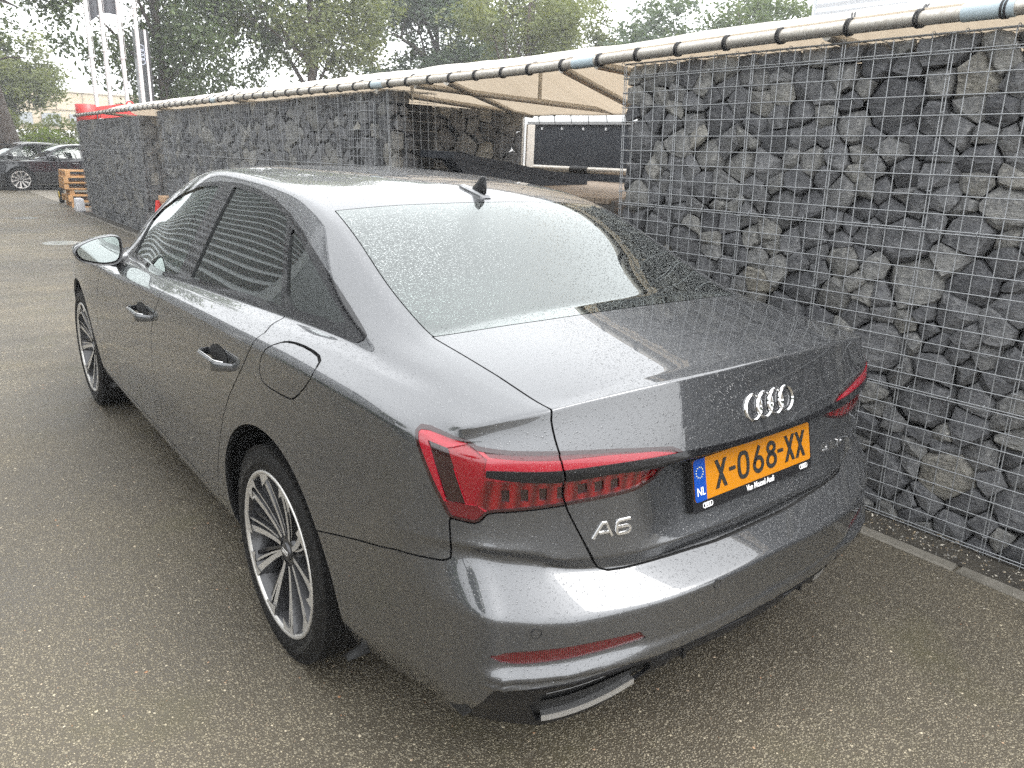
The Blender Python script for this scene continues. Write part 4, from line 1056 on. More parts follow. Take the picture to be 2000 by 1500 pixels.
def build_ground():
    ys = [-40, -6, -2, 0, 2, 4.3, 8, 12, 16, 20, 26, 32, 60, 75, 140, 600]; xs = [-500, -60, -20, -8, -4, -2, 0, 1.42]
    def sheet(name, xs, ys, dz, mt, **kw):
        v = [(x, y, gz(y) + dz) for y in ys for x in xs]; n = len(xs)
        f = [(j*n+i, j*n+i+1, (j+1)*n+i+1, (j+1)*n+i) for j in range(len(ys)-1) for i in range(n-1)]
        mb = MB(); mb.add(v, f, True); return mb.build(name, None, mt, kind='structure', **kw)
    sheet('ground', [-500, -60, -20, -8, -4, -2, 0, 2, 6, 60, 500], ys, 0, M_ASPH)
    sheet('pavement', [1.60, 3, 8, 30], [4.0, 4.9, 8, 12, 16, 20, 26, 33], .006, M_APRON)
    # flush concrete edging with joints
    kb = thing('kerb_edging', 'flush pale concrete edging strip along the foot of the stone walls', 'kerb'); kb['kind'] = 'structure'
    proto = None; y = -3.0
    while y < 19:
        if proto is None:
            mb = MB(); mb.box((-.035, .006, -.10), (.035, .994, .008)); me = bevel_mesh(mb.mesh('kerb_stone'), .006, 1); me.materials.append(M_KERB); proto = me
        o = bpy.data.objects.new('kerb_stone', proto); COL.objects.link(o); o.parent = kb; o.location = (1.50 + random.uniform(-.003, .003), y, gz(y+.5) + random.uniform(-.002, .002)); y += 1.0
    # loose chippings between edging and wall
    rnd = random.Random(5); mb = MB()
    for k in range(5200):
        y = rnd.uniform(-1.4, 3.2) if k < 4200 else rnd.uniform(3.2, 9); x = rnd.uniform(1.545, 1.80) if rnd.random() < .88 else rnd.uniform(1.25, 1.60)
        s = rnd.uniform(.003, .0085) if x > 1.54 else rnd.uniform(.002, .005); z = gz(y) + .006 + s*.3
        p = [Vector((rnd.uniform(-1, 1), rnd.uniform(-1, 1), rnd.uniform(-.7, .9))).normalized()*s*rnd.uniform(.7, 1.2) for _ in range(4)]
        o = Vector((x, y, z)); mb.add([o + q for q in p], [(0, 1, 2), (0, 2, 3), (0, 3, 1), (1, 3, 2)], False, rnd.choice((0, 0, 1, 2)))
    mb.build('gravel', None, mat('pale_chipping', (.46, .42, .35), .7), mat('grey_chipping', (.20, .19, .17), .7), mat('tan_chipping', (.32, .25, .16), .7), kind='stuff')
    soil = MB(); soil.add([(1.533, y, gz(y) + .007) for y in (-3, 4.3, 19)] + [(2.3, y, gz(y) + .012) for y in (-3, 4.3, 19)], [(0, 3, 4, 1), (1, 4, 5, 2)]); soil.build('soil_strip', None, concrete_mat('damp_soil', (.025, .021, .016), (.075, .065, .048), 14), kind='structure')
    # drain covers
    for x, y, r, lb in ((.22, 12.75, .27, 'round wet manhole cover in the asphalt left of the grey car'), (.30, 17.6, .24, 'far manhole cover in the asphalt towards the black cars')):
        th = thing('manhole_cover', lb, 'manhole', (x, y, gz(y)), group='manhole covers in the asphalt')
        mb = MB(); mb.lathe([(.004, r+.03), (.006, r+.03), (.006, r), (.004, r)], 40, 'z'); mb.build('cover_frame', th, M_KERB)
        mb = MB(); mb.lathe([(.005, r-.004), (.005, 0)], 40, 'z'); mb.build('cover_plate', th, mat('wet_iron', (.28, .28, .27), .16, .2))
build_ground()
# ---------------------------------------------------------------- gabion walls
def rock_mat():
    m = mat('grey_limestone', (.12, .12, .12), .58, 0, .45); t = NT(m); co = t.coord('Object'); oi = t.n('ObjectInfo'); geo = t.n('NewGeometry')
    wv = t.n('VectorMath', operation='ADD'); t.l(co, wv.inputs[0])
    at = t.n('Attribute'); at.attribute_name = 'tone'
    n1 = t.noise(co, 7, 6, .62); n2 = t.noise(co, 46, 5, .7)
    st = t.n('Mapping'); st.inputs['Scale'].default_value = (9, 9, 34); st.inputs['Rotation'].default_value = (.5, .3, .2); t.l(co, st.inputs['Vector'])
    n3 = t.noise(st.outputs[0], 1.0, 5, .6)
    base = t.ramp(n1, [(.25, (.082, .084, .088)), (.5, (.182, .183, .185)), (.75, (.30, .298, .29))])
    base = t.mix(.5, base, t.ramp(n3, [(.3, (.045, .046, .05)), (.7, (.17, .168, .16))]))
    base = t.mix(t.ramp(n2, [(.50, (0, 0, 0)), (.72, (.8, .8, .8))]), base, (.36, .355, .34))
    vein = t.ramp(t.noise(st.outputs[0], 2.3, 3, .5), [(.485, (0, 0, 0)), (.5, (.55, .55, .55)), (.515, (0, 0, 0))])
    base = t.mix(vein, base, (.36, .35, .33))
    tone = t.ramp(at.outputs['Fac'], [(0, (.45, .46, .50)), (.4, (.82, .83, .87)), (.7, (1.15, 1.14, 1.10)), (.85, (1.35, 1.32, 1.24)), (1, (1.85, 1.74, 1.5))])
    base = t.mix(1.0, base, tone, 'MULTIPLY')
    t.l(base, t.b.inputs['Base Color'])
    hh = t.math('ADD', t.math('MULTIPLY', n2, .5), t.math('ADD', n3, t.math('MULTIPLY', t.noise(co, 140, 3), .25)))
    t.l(t.bump(hh, 1.0, .016), t.b.inputs['Normal'])
    t.l(t.ramp(n1, [(.3, (.42, .42, .42)), (.7, (.68, .68, .68))]), t.b.inputs['Roughness'])
    return m
M_ROCK = rock_mat()
M_WIRE = mat('galvanised_wire', (.36, .37, .38), .45, .65)
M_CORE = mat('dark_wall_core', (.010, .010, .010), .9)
def clip_cell(poly, px, py, qx, qy, wp, wq):
    """keep the part of poly nearer to p than q (power diagram)"""
    dx, dy = qx-px, qy-py; c = (qx*qx+qy*qy-px*px-py*py - wq + wp)/2
    out = []; n = len(poly)
    for i in range(n):
        a = poly[i]; b = poly[(i+1) % n]; fa = a[0]*dx+a[1]*dy-c; fb = b[0]*dx+b[1]*dy-c
        if fa <= 0: out.append(a)
        if (fa < 0 < fb) or (fb < 0 < fa):
            t = fa/(fa-fb); out.append((a[0]+(b[0]-a[0])*t, a[1]+(b[1]-a[1])*t))
    return out
def stone_cells(b0, b1, c0, c1, size, seed):
    rnd = random.Random(seed); pts = []; r0 = size*.62
    tries = int((b1-b0)*(c1-c0)/(size*size)*34); grid = {}
    for _ in range(tries):
        s = r0*rnd.choice((.55, .62, .72, .8, .9, 1.0, 1.0, 1.2, 1.4, 1.6)); b = rnd.uniform(b0, b1); c = rnd.uniform(c0, c1); g = (int(b/(r0*3)), int(c/(r0*3))); ok = True
        for i in (-1, 0, 1):
            for j in (-1, 0, 1):
                for q in grid.get((g[0]+i, g[1]+j), ()):
                    if math.hypot((q[0]-b)*.86, (q[1]-c)*1.22) < (s+q[2])*.82: ok = False; break
                if not ok: break
            if not ok: break
        if ok: pts.append((b, c, s)); grid.setdefault(g, []).append((b, c, s))
    cells = []
    for i, (b, c, s) in enumerate(pts):
        w = s*3.0; poly = [(max(b-w, b0), max(c-w, c0)), (min(b+w, b1), max(c-w, c0)), (min(b+w, b1), min(c+w, c1)), (max(b-w, b0), min(c+w, c1))]
        g = (int(b/(r0*3)), int(c/(r0*3)))
        for ii in range(-2, 3):
            for jj in range(-2, 3):
                for q in grid.get((g[0]+ii, g[1]+jj), ()):
                    if q[0] == b and q[1] == c: continue
                    poly = clip_cell(poly, b, c, q[0], q[1], s*s, q[2]*q[2])
                    if len(poly) < 3: break
        if len(poly) >= 3: cells.append((b, c, s, poly))
    return cells
def stone_mesh(cell, rnd, Wf, fine, front=-.008):
    """angular rock filling a cell of the wall face; Wf maps (a out, b along, c up) to the world; returns verts (world), faces, centre"""
    b, c, s, poly = cell; n = len(poly)
    bx = sum(p[0] for p in poly)/n; cx = sum(p[1] for p in poly)/n
    gap = rnd.uniform(.93, 1.0); dep = s*rnd.uniform(.8, 1.2); f0 = front - abs(rnd.gauss(0, .016))
    tb, tc = rnd.uniform(-.42, .42), rnd.uniform(-.40, .48); pts = []
    for p in poly:
        q = (bx + (p[0]-bx)*gap, cx + (p[1]-cx)*gap); a = f0 - dep*rnd.uniform(.28, .62); pts.append((a, q[0], q[1]))
        k = rnd.uniform(.62, .95); q = (bx + (p[0]-bx)*k, cx + (p[1]-cx)*k)
        pts.append((min(front, f0 + tb*(q[0]-bx) + tc*(q[1]-cx) - rnd.uniform(0, .018)), q[0], q[1]))
        k = rnd.uniform(.45, .8); pts.append((f0 - dep*rnd.uniform(1.2, 1.7), bx + (p[0]-bx)*k, cx + (p[1]-cx)*k))
    for _ in range(3):
        q = (bx + rnd.uniform(-.35, .35)*s, cx + rnd.uniform(-.35, .35)*s); pts.append((min(front, f0 + tb*(q[0]-bx) + tc*(q[1]-cx) + rnd.uniform(0, .012)), q[0], q[1]))
    bm = bmesh.new()
    for p in pts: bm.verts.new(Wf(*p))
    r = bmesh.ops.convex_hull(bm, input=bm.verts[:])
    bmesh.ops.delete(bm, geom=list({g for g in r['geom_interior'] + r['geom_unused'] if isinstance(g, bmesh.types.BMVert)}), context='VERTS')
    ce = Vector(Wf(f0 - dep*.5, bx, cx))
    if fine:
        bmesh.ops.subdivide_edges(bm, edges=bm.edges[:], cuts=1, use_grid_fill=True, smooth=.10)
        bmesh.ops.triangulate(bm, faces=bm.faces[:])
        bm.normal_update(); sd = Vector((rnd.uniform(0, 50),)*3); mv = []
        for v in bm.verts:
            h = noise.fractal((v.co - ce)*13 + sd, 1.0, 2.0, 3)*.013; mv.append((v, v.normal*h))
        for v, d in mv: v.co += d
    out_v = [v.co.copy() for v in bm.verts]; bm.verts.index_update(); out_f = [tuple(v.index for v in f.verts) for f in bm.faces]; bm.free()
    return out_v, out_f, ce
def gabion(name, label, Wf, length, height, size, seed, n_parts, order, fine_fn, front=None):
    """stones behind a wire face. order: sort key of a cell (largest in the picture first)"""
    rnd = random.Random(seed+1); root = thing(name, label, 'gabion wall', group='stone gabion walls')
    cells = stone_cells(0, length, .0, height, size, seed); cells.sort(key=order)
    rest = MB(); tones = []
    def shade(me, f=None):
        try: me.set_sharp_from_angle(angle=R(22))
        except Exception: pass
    for i, ce in enumerate(cells):
        v, f, c0 = stone_mesh(ce, rnd, Wf, fine_fn(ce)); tone = min(1, max(0, rnd.betavariate(1.6, 2.0)))
        if i < n_parts:
            me = bpy.data.meshes.new('stone'); me.from_pydata([tuple(p - c0) for p in v], [], f); me.polygons.foreach_set('use_smooth', [True]*len(f)); shade(me)
            at = me.attributes.new('tone', 'FLOAT', 'POINT'); at.data.foreach_set('value', [tone]*len(v)); me.materials.append(M_ROCK)
            o = bpy.data.objects.new('stone', me); COL.objects.link(o); o.parent = root; o.location = c0
        else:
            rest.add(v, f, True); tones += [tone]*len(v)
    # second, deeper layer closes the gaps
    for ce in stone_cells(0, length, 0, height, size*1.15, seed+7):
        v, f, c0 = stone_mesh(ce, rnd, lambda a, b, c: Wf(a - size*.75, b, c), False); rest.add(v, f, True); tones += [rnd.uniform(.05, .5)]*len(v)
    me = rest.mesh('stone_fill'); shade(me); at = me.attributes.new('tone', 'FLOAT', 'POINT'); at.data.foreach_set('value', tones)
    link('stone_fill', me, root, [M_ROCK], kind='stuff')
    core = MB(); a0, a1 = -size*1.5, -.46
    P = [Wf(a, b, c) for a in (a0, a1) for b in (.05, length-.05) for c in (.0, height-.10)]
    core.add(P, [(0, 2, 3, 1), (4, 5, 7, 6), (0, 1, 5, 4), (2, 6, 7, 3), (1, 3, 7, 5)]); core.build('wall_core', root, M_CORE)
    return root, cells
TX, TYY, TZS = -.03, .022, -.0125        # lean of the walls against the car's own axes
def wallf(x0, y0, z0=None):
    def W(a, b, c):
        y = y0 + b; return (x0 - a + TX*c, y + TYY*c, (gz(y) if z0 is None else z0 + TZS*b) + c)
    return W
def build_near_wall():
    y0, L, Hh = -2.6, 4.78, 2.075
    W = lambda a, b, c: (1.705 - a + TX*c, y0 + b + TYY*c, c + .0 - .0125*(y0 + b))
    def key(ce):
        y = y0 + ce[0]; return (0 if -.35 < y else 1) + (abs(y - .9)*.01)
    root, cells = gabion('gabion_wall', 'tall near gabion wall of dark grey stones behind galvanised mesh, right beside the grey car', W, L, Hh, .122, 11, 300, key, lambda ce: y0 + ce[0] > -.45)
    # mesh wires, each its own part
    def wire(p, q, r=.0025, name='wire'):
        p, q = Vector(p), Vector(q); d = q - p; ln = d.length
        k = 'wire_%d_%d' % (round(ln*200), round(r*1e5)); me = WIRES.get(k)
        if me is None:
            mb = MB(); mb.tube([(0, 0, 0), (0, 0, ln)], r, 6, cap=False); me = mb.mesh('wire'); me.materials.append(M_WIRE); WIRES[k] = me
        o = bpy.data.objects.new(name, me); COL.objects.link(o); o.parent = root; o.location = p; o.rotation_euler = d.to_track_quat('Z', 'Y').to_euler(); o.scale = (1, 1, ln/ (round(ln*200)/200) if False else 1)
        return o
    rnd = random.Random(3); sp = .0755; nb = int(round(L/sp))
    for k in range(nb+1):
        b = L - k*sp
        if b < 0: break
        j = rnd.gauss(0, .0016)
        wire(W(.004, b, -.01), W(.004 + rnd.gauss(0, .001), b + j, Hh))
        if (k % 6 == 5) or k == 0:
            wire(W(.004, b - .013, -.01), W(.003, b - .012 + j, Hh), .0027)
    for k in range(28):
        c = .025 + k*.0762
        if c > Hh + .01: break
        wire(W(.0085, 0, c), W(.0085 + rnd.gauss(0, .001), L, c + rnd.gauss(0, .002)))
        if k in (8, 17, 26) or k == 0: wire(W(.008, 0, c + .011), W(.008, L, c + .012), .0026)
    wire(W(.004, L, -.01), W(-.5, L, -.01)); 
    for k in range(28):          # end face of the basket
        c = .025 + k*.0762
        if c < Hh: wire(W(.008, L + .004, c), W(-.48, L + .004, c))
    for k in range(1, 7): wire(W(-.0755*k, L + .008, 0), W(-.0755*k, L + .008, Hh))
    # lid mesh and tie rings
    lid = MB()
    for k in range(0, 7): lid.tube([W(-.0755*k, 0, Hh + .004), W(-.0755*k, L, Hh + .004)], .0021, 5, cap=False)
    for k in range(nb+1): lid.tube([W(.004, L - k*sp, Hh + .008), W(-.48, L - k*sp, Hh + .008)], .0021, 5, cap=False)
    lid.build('lid_mesh', root, M_WIRE, kind='stuff')
    rings = MB()
    def ring(b, c, vert):
        cc = Vector(W(.006, b, c)); r = .0125; pts = []
        for a in np.linspace(0, 2*math.pi, 11, endpoint=False):
            d = (math.cos(a)*r, math.sin(a)*r)
            if vert: pts.append(cc + Vector((d[0], d[1], .004*math.sin(a*.5))))
            else: pts.append(cc + Vector((d[0], .004*math.sin(a*.5), d[1])))
        rings.tube(pts, .0017, 5, True)
    for k in range(nb+1):
        if k % 6 == 5 or k == 0:
            for q in range(28):
                if (q + k) % 2 == 0 and rnd.random() < .8: ring(L - k*sp - .006, .03 + q*.0762 + rnd.uniform(-.015, .015), True)
    for c in (.64, 1.326, 2.01, Hh):
        for k in range(0, nb, 2):
            if rnd.random() < .8: ring(L - k*sp + rnd.uniform(-.02, .02), c + (.005 if c < 2.05 else .004), False)
    rings.build('wire_rings', root, M_WIRE, kind='stuff')
    return root
WIRES = {}
build_near_wall()
def far_gabion(label, W, L, Hh, size, seed, n_parts, order, cell=.0765, wires=True, both=False):
    root, cells = gabion('gabion_wall', label, W, L, Hh, size, seed, n_parts, order, lambda ce: False)
    mb = MB(); nb = int(L/cell)
    for k in range(nb+1):
        b = min(k*cell, L); mb.tube([W(.004, b, 0), W(.004, b, Hh)], .0015, 4, cap=False)
        if k % 6 == 0: mb.tube([W(.006, b + .013, 0), W(.006, b + .013, Hh)], .003, 4, cap=False)
    for k in range(int(Hh/cell)+1):
        c = min(.02 + k*cell, Hh); mb.tube([W(.007, 0, c), W(.007, L, c)], .0015 if k % 9 else .004, 4, cap=False)
    for bb in (0, L):
        for k in range(7): mb.tube([W(-.0765*k, bb, 0), W(-.0765*k, bb, Hh)], .0022, 4, cap=False)
        for k in range(int(Hh/cell)+1): mb.tube([W(0, bb, .02 + k*cell), W(-.48, bb, .02 + k*cell)], .0022, 4, cap=False)
    for k in range(nb+1): mb.tube([W(.004, k*cell, Hh), W(-.48, k*cell, Hh)], .0022, 4, cap=False)
    mb.build('wire_mesh', root, M_WIRE, kind='stuff')
    return root
yB = 4.87
far_gabion('long middle gabion wall of grey stones beyond the canopy opening, behind the car roof', wallf(1.705, yB), 7.2, 2.02, .15, 21, 300, lambda ce: ce[0])
far_gabion('farthest gabion wall of grey stones standing beside the pallet stack', wallf(1.705, 13.05), 5.7, 1.98, .16, 31, 300, lambda ce: ce[0])
# end faces and the return wall under the canopy (faces the camera)
def retf(x0, y0):
    return lambda a, b, c: (x0 + b, y0 - a, gz(y0) + c)
far_gabion('shaded gabion wall under the tan canopy, set crosswise behind the opening', retf(1.62, 5.12), 1.66, 1.93, .17, 41, 150, lambda ce: -ce[1])
far_gabion('short gabion end face at the narrow gap next to the red container', retf(1.60, 13.06), .62, 1.96, .17, 51, 60, lambda ce: -ce[1])
# ---------------------------------------------------------------- tarpaulin canopy on scaffold pipes
def cloth_mat():
    m = bpy.data.materials.new('cream_tarpaulin'); m.use_nodes = True; t = NT(m); t.nt.nodes.remove(t.b)
    co = t.coord('Object'); n = t.noise(co, 1.6, 5, .6); w = t.n('Mapping'); w.inputs['Scale'].default_value = (1.2, 9, 1); t.l(co, w.inputs['Vector'])
    n2 = t.noise(w.outputs[0], 2.2, 4)
    c = t.ramp(t.math('MULTIPLY_ADD', n2, .5, t.math('MULTIPLY', n, .5)), [(.3, (.74, .70, .64)), (.65, (.86, .83, .78))])
    d = t.n('BsdfDiffuse'); tr = t.n('BsdfTranslucent'); t.l(c, d.inputs[0]); t.l(t.mix(1.0, c, (.62, .54, .44), 'MULTIPLY'), tr.inputs[0])
    b = t.bump(t.math('ADD', n2, t.noise(co, 30, 2)), .3, .01); t.l(b, d.inputs['Normal'])
    mx = t.n('MixShader'); mx.inputs[0].default_value = .38; t.l(d.outputs[0], mx.inputs[1]); t.l(tr.outputs[0], mx.inputs[2]); t.l(mx.outputs[0], t.out.inputs[0])
    return m
def pipe_mat():
    m = mat('galvanised_pipe', (.50, .47, .42), .42, .7); t = NT(m); co = t.coord('Object')
    n = t.noise(co, 40, 6, .7); t.l(t.ramp(n, [(.3, (.36, .33, .29)), (.6, (.56, .53, .48)), (.8, (.66, .64, .60))]), t.b.inputs['Base Color'])
    t.l(t.bump(n, .2, .002), t.b.inputs['Normal']); t.l(t.ramp(n, [(.3, (.6, .6, .6)), (.7, (.34, .34, .34))]), t.b.inputs['Roughness'])
    return m
M_CLOTH = cloth_mat(); M_PIPE = pipe_mat(); M_BUNGEE = mat('black_bungee', (.012, .012, .013), .6); M_TAPE = mat('pale_blue_tape', (.42, .50, .54), .45)
def pz(y): return float(pchip([-3, .4, 1.8, 3.3, 5.4, 7.8, 12, 18.8], [2.165, 2.136, 2.103, 2.060, 2.045, 2.03, 1.985, 1.905], y))
def build_canopy():
    cn = thing('canopy', 'long cream tarpaulin canopy lashed to galvanised pipes above the gabion walls', 'canopy')
    x0, x1, xr = 1.605, 3.52, 2.55
    ys = list(np.arange(-3.0, 18.7, .15)); us = np.linspace(0, 1, 15); v = []; rnd = random.Random(2)
    for y in ys:
        zf = pz(y); sag = .012*(1-math.cos(2*math.pi*y/.3))
        for u in us:
            if u < .5: q = u/.5; x = x0 + (xr-x0)*q; z = zf + .024 + .235*q - .03*math.sin(math.pi*q)*.6
            else: q = (u-.5)/.5; x = xr + (x1-xr)*q; z = zf + .024 + .235 - .40*q - .05*math.sin(math.pi*q)
            z += .010*noise.noise(Vector((x*2.2, y*1.7, 0))) + (.006*noise.noise(Vector((x*3, y*9, 4))))
            v.append((x, y, z))
    n = len(us); f = [(j*n+i, j*n+i+1, j*n+n+i+1, j*n+n+i) for j in range(len(ys)-1) for i in range(n-1)]
    # front hem wraps half round the pipe
    b = len(v); hem = [(-150, 1), (-90, 1)]
    for y in ys:
        zf = pz(y)
        for a in (100, 140, 185): v.append((1.605 + .036*math.cos(R(a)), y, zf + .036*math.sin(R(a))))
    f += [(b+j*3+i, b+j*3+3+i, b+j*3+4+i, b+j*3+1+i) for j in range(0, len(ys)-1) for i in range(2)] if False else []
    f += [(j*n, (j+1)*n, b+(j+1)*3, b+j*3) for j in range(len(ys)-1)]
    mb = MB(); mb.add(v, f, True); mb.build('tarpaulin', cn, M_CLOTH)
    # front pipe in lengths with couplers
    for a, bb in ((-3.0, .36), (.36, 2.52), (2.52, 5.0), (5.0, 9.2), (9.2, 13.4), (13.4, 18.6)):
        mb = MB(); mb.tube([(1.605, y, pz(y)) for y in np.linspace(a, bb, 8)], .0285, 14); mb.build('pipe', cn, M_PIPE)
    for y in (.36, 2.52, 5.0, 9.2, 13.4):
        mb = MB(); mb.tube([(1.605, y-.09, pz(y-.09)), (1.605, y+.09, pz(y+.09))], .0325, 14); mb.build('pipe_coupler', cn, M_TAPE)
    proto = None
    for k in range(70):
        y = -2.1 + k*.3 + rnd.uniform(-.02, .02)
        if y > 18.4: break
        if proto is None or k % 6 == 0:
            mb = MB()
            for dy in (-.006, .007):
                mb.tube([(.0325*math.cos(a), dy + .010*math.sin(a*.5 + k), .0325*math.sin(a)) for a in np.linspace(R(330), R(70), 16)] + [(.06, dy + .03, .046), (.10, dy + .05, .056)], .0046, 6)
            me = mb.mesh('bungee_tie'); me.materials.append(M_BUNGEE); proto = me
        o = bpy.data.objects.new('bungee_tie', proto); COL.objects.link(o); o.parent = cn; o.location = (1.605, y, pz(y)); o.rotation_euler = (0, rnd.uniform(-.2, .2), rnd.uniform(-.15, .15))
    def pipe(p, q, r=.024, mt=M_PIPE, name='pipe'):
        mb = MB(); mb.tube([p, q], r, 10); return mb.build(name, cn, mt)
    bz = lambda y: 1.985 - .013*y + .012
    pipe((3.53, -3, bz(-3)), (3.53, 5.5, bz(5.5))); pipe((3.53, 5.5, bz(5.5)), (3.53, 18.6, bz(18.6)))
    pipe((1.605, 4.42, 2.02), (3.53, 4.12, 1.935)); pipe((1.605, 5.03, 2.0), (3.53, 5.3, 1.91)); pipe((1.605, 2.72, 2.055), (2.75, 3.2, 1.92)); pipe((1.605, 2.42, 2.06), (3.53, 2.4, 1.96))
    pipe((1.605, 3.98, 2.03), (3.53, 5.45, 1.905)); pipe((2.73, 4.25, 1.97), (2.73, 4.25, 2.21), .017); pipe((1.96, 5.05, 1.95), (1.96, 5.05, 2.08), .015)
    for y in (-.5, 1.0, 8.5, 12.0, 15.5): pipe((1.605, y, pz(y)-.02), (3.53, y, bz(y)))
    for y in (5.5, 9.5, 13.5, 18.4, .5): pipe((3.57, y, gz(y)), (3.57, y, bz(y)), .022, M_PIPE, 'post')
    mb = MB(); mb.box((3.60, 5.45, .3), (3.70, 5.47, 1.83)); mb.build('hanging_strip', cn, M_CLOTH)
    tie = MB()
    for k in range(9):
        y = 5.2 - k*.24; z = bz(y); tie.tube([(3.53 + .028*math.cos(a), y, z + .028*math.sin(a)) for a in np.linspace(0, 2*math.pi, 10, endpoint=False)], .004, 5, True); tie.tube([(3.53, y, z-.03), (3.54, y-.01, z-.10 - .02*(k % 2))], .0035, 5)
    tie.build('bungee_cord', cn, M_BUNGEE, kind='stuff')
build_canopy()
# ---------------------------------------------------------------- things under and behind the canopy
def wood_mat(name, a, b, rough=.7):
    m = mat(name, a, rough); t = NT(m); co = t.coord('Object'); mp = t.n('Mapping'); mp.inputs['Scale'].default_value = (2, 26, 26); t.l(co, mp.inputs['Vector'])
    n = t.noise(mp.outputs[0], 1.6, 5, .6); t.l(t.ramp(n, [(.3, a), (.7, b)]), t.b.inputs['Base Color']); t.l(t.bump(n, .3, .004), t.b.inputs['Normal']); return m
M_DECK = wood_mat('weathered_deck_wood', (.17, .13, .10), (.34, .28, .22)); M_DARKSTEEL = mat('dark_blue_steel', (.020, .023, .030), .5, .3)
M_PALLET = wood_mat('pallet_wood', (.38, .20, .08), (.60, .36, .16)); M_RED_PAINT = mat('red_container_paint', (.50, .035, .03), .42, 0, .5, .3, .2)
def build_yard():
    tr = thing('trailer', 'low trailer with weathered plank deck behind the opening', 'trailer')
    # deck (top about 1.28 m) made of planks, dark frame below
    c = Vector((3.25, 3.95, 0)); ang = R(16)
    for k in range(9):
        mb = MB(); mb.box((-.92, -.60 + k*.134, 1.235), (.92, -.60 + k*.134 + .128, 1.275)); o = mb.build('deck_plank', tr, M_DECK); o.location = c; o.rotation_euler = (0, R(-1.5), ang)
    mb = MB(); mb.box((-.94, -.63, 1.13), (.94, .62, 1.232)); mb.box((-.95, -.66, 1.19), (.95, -.632, 1.262)); o = mb.build('deck_frame', tr, mat('grey_brown_steel', (.07, .065, .06), .6)); o.location = c; o.rotation_euler = (0, R(-1.5), ang)
    mb = MB(); mb.box((-.90, -.58, .45), (.90, .58, 1.13)); o = mb.build('chassis', tr, M_DARKSTEEL); o.location = c; o.rotation_euler = (0, 0, ang)
    for sx in (-.5, .5):
        mb = MB(); mb.lathe([(-.62, .0), (-.62, .26), (-.60, .29), (-.46, .29), (-.44, .26), (-.44, 0)], 28, 'y', (sx, 0, .31)); o = mb.build('wheel', tr, M_TYRE); o.location = c; o.rotation_euler = (0, 0, ang)
    rp = thing('tailgate', 'raised dark steel tailgate ramp tilted up beside the plank deck', 'ramp')
    mb = MB(); p = [(3.45, 4.35, 1.34), (3.30, 4.75, 1.345), (1.92, 4.85, 1.545), (2.0, 4.45, 1.54)]
    mb.add(p + [(x, y, z-.06) for x, y, z in p], [(0, 1, 2, 3), (7, 6, 5, 4), (0, 3, 7, 4), (3, 2, 6, 7), (2, 1, 5, 6), (1, 0, 4, 5)]); mb.build('ramp_plate', rp, M_DARKSTEEL)
    mb = MB(); mb.add([(3.44, 4.36, 1.285), (1.98, 4.46, 1.49), (2.25, 4.42, 1.22), (3.30, 4.30, .98), (3.42, 4.56, 1.285), (1.98, 4.66, 1.49), (2.25, 4.62, 1.22), (3.30, 4.50, .98)], [(0, 1, 2, 3), (7, 6, 5, 4), (0, 4, 5, 1), (1, 5, 6, 2), (2, 6, 7, 3), (3, 7, 4, 0)]); mb.build('ramp_gusset', rp, M_DARKSTEEL)
    ct = thing('container', 'dark blue grey container wall seen below the back pipe of the canopy', 'container')
    mb = MB(); mb.box((4.20, 2.2, .1), (5.9, 6.14, 1.855)); me = bevel_mesh(mb.mesh('side_wall'), .01, 1); link('side_wall', me, ct, [mat('blue_grey_panel', (.040, .044, .052), .5)])
    mb = MB(); mb.box((4.17, 2.2, 1.858), (4.26, 6.15, 1.885)); mb.build('top_rail', ct, mat('grey_rail', (.34, .34, .34), .45))
    bt = MB()
    for k in range(9): bt.box((4.180, 5.9 - k*.34, 1.80), (4.198, 5.915 - k*.34, 1.825))
    bt.build('rail_rivet', ct, M_WHITE, kind='stuff')
    gr = thing('guard_rail', 'round grey pipe rail with a black sleeve in front of the dark container', 'rail')
    mb = MB(); mb.tube([(3.95, 6.1, 1.385), (3.95, 2.5, 1.425)], .033, 12); mb.build('rail_pipe', gr, M_PIPE)
    mb = MB(); mb.tube([(3.95, 5.12, 1.397), (3.95, 4.86, 1.40)], .040, 14); mb.build('rail_sleeve', gr, M_BUNGEE)
    for y in (5.9, 2.7):
        mb = MB(); mb.tube([(3.95, y, 0), (3.95, y, 1.39)], .025, 10); mb.build('rail_post', gr, M_PIPE)
    # white van roof and white tank behind
    vn = thing('white_container', 'white container top glimpsed above the dark container', 'container')
    mb = MB(); mb.box((8.2, 7.2, 0), (10.4, 13.0, 2.35)); me = bevel_mesh(mb.mesh('container_body'), .25, 4); link('container_body', me, vn, [mat('white_panel', (.75, .76, .76), .5)])
    mb = MB(); mb.box((8.17, 7.6, .4), (8.195, 12.6, .5)); mb.build('side_rail', vn, M_DARKSTEEL)
    # pallets under the near wall's end
    def pallet(label, x, y, z, rz, root=None):
        if root is not None: return dup(root, (x, y, z), rz, label)
        p = thing('pallet', label, 'pallet', (x, y, z), rz, 'wooden pallets')
        for k in range(5): mb = MB(); yy = -.40 + k*.1725; mb.box((-.6, yy, .122), (.6, yy+.11, .144)); mb.build('board', p, M_PALLET)
        for k in range(3): mb = MB(); yy = -.40 + k*.345; mb.box((-.6, yy, .0), (.6, yy+.11, .022)); mb.build('board', p, M_PALLET)
        for k in range(3): mb = MB(); xx = -.6 + k*.55; mb.box((xx, -.4, .100), (xx+.10, .4, .1215)); mb.build('stringer', p, M_PALLET)
        for i in range(3):
            for j in range(3): mb = MB(); xx, yy = -.6 + i*.55, -.4 + j*.345; mb.box((xx, yy, .0225), (xx+.10, yy+.11, .0995)); mb.build('block', p, M_PALLET)
        return p
    yb = 20.75; z0 = gz(yb) + .008
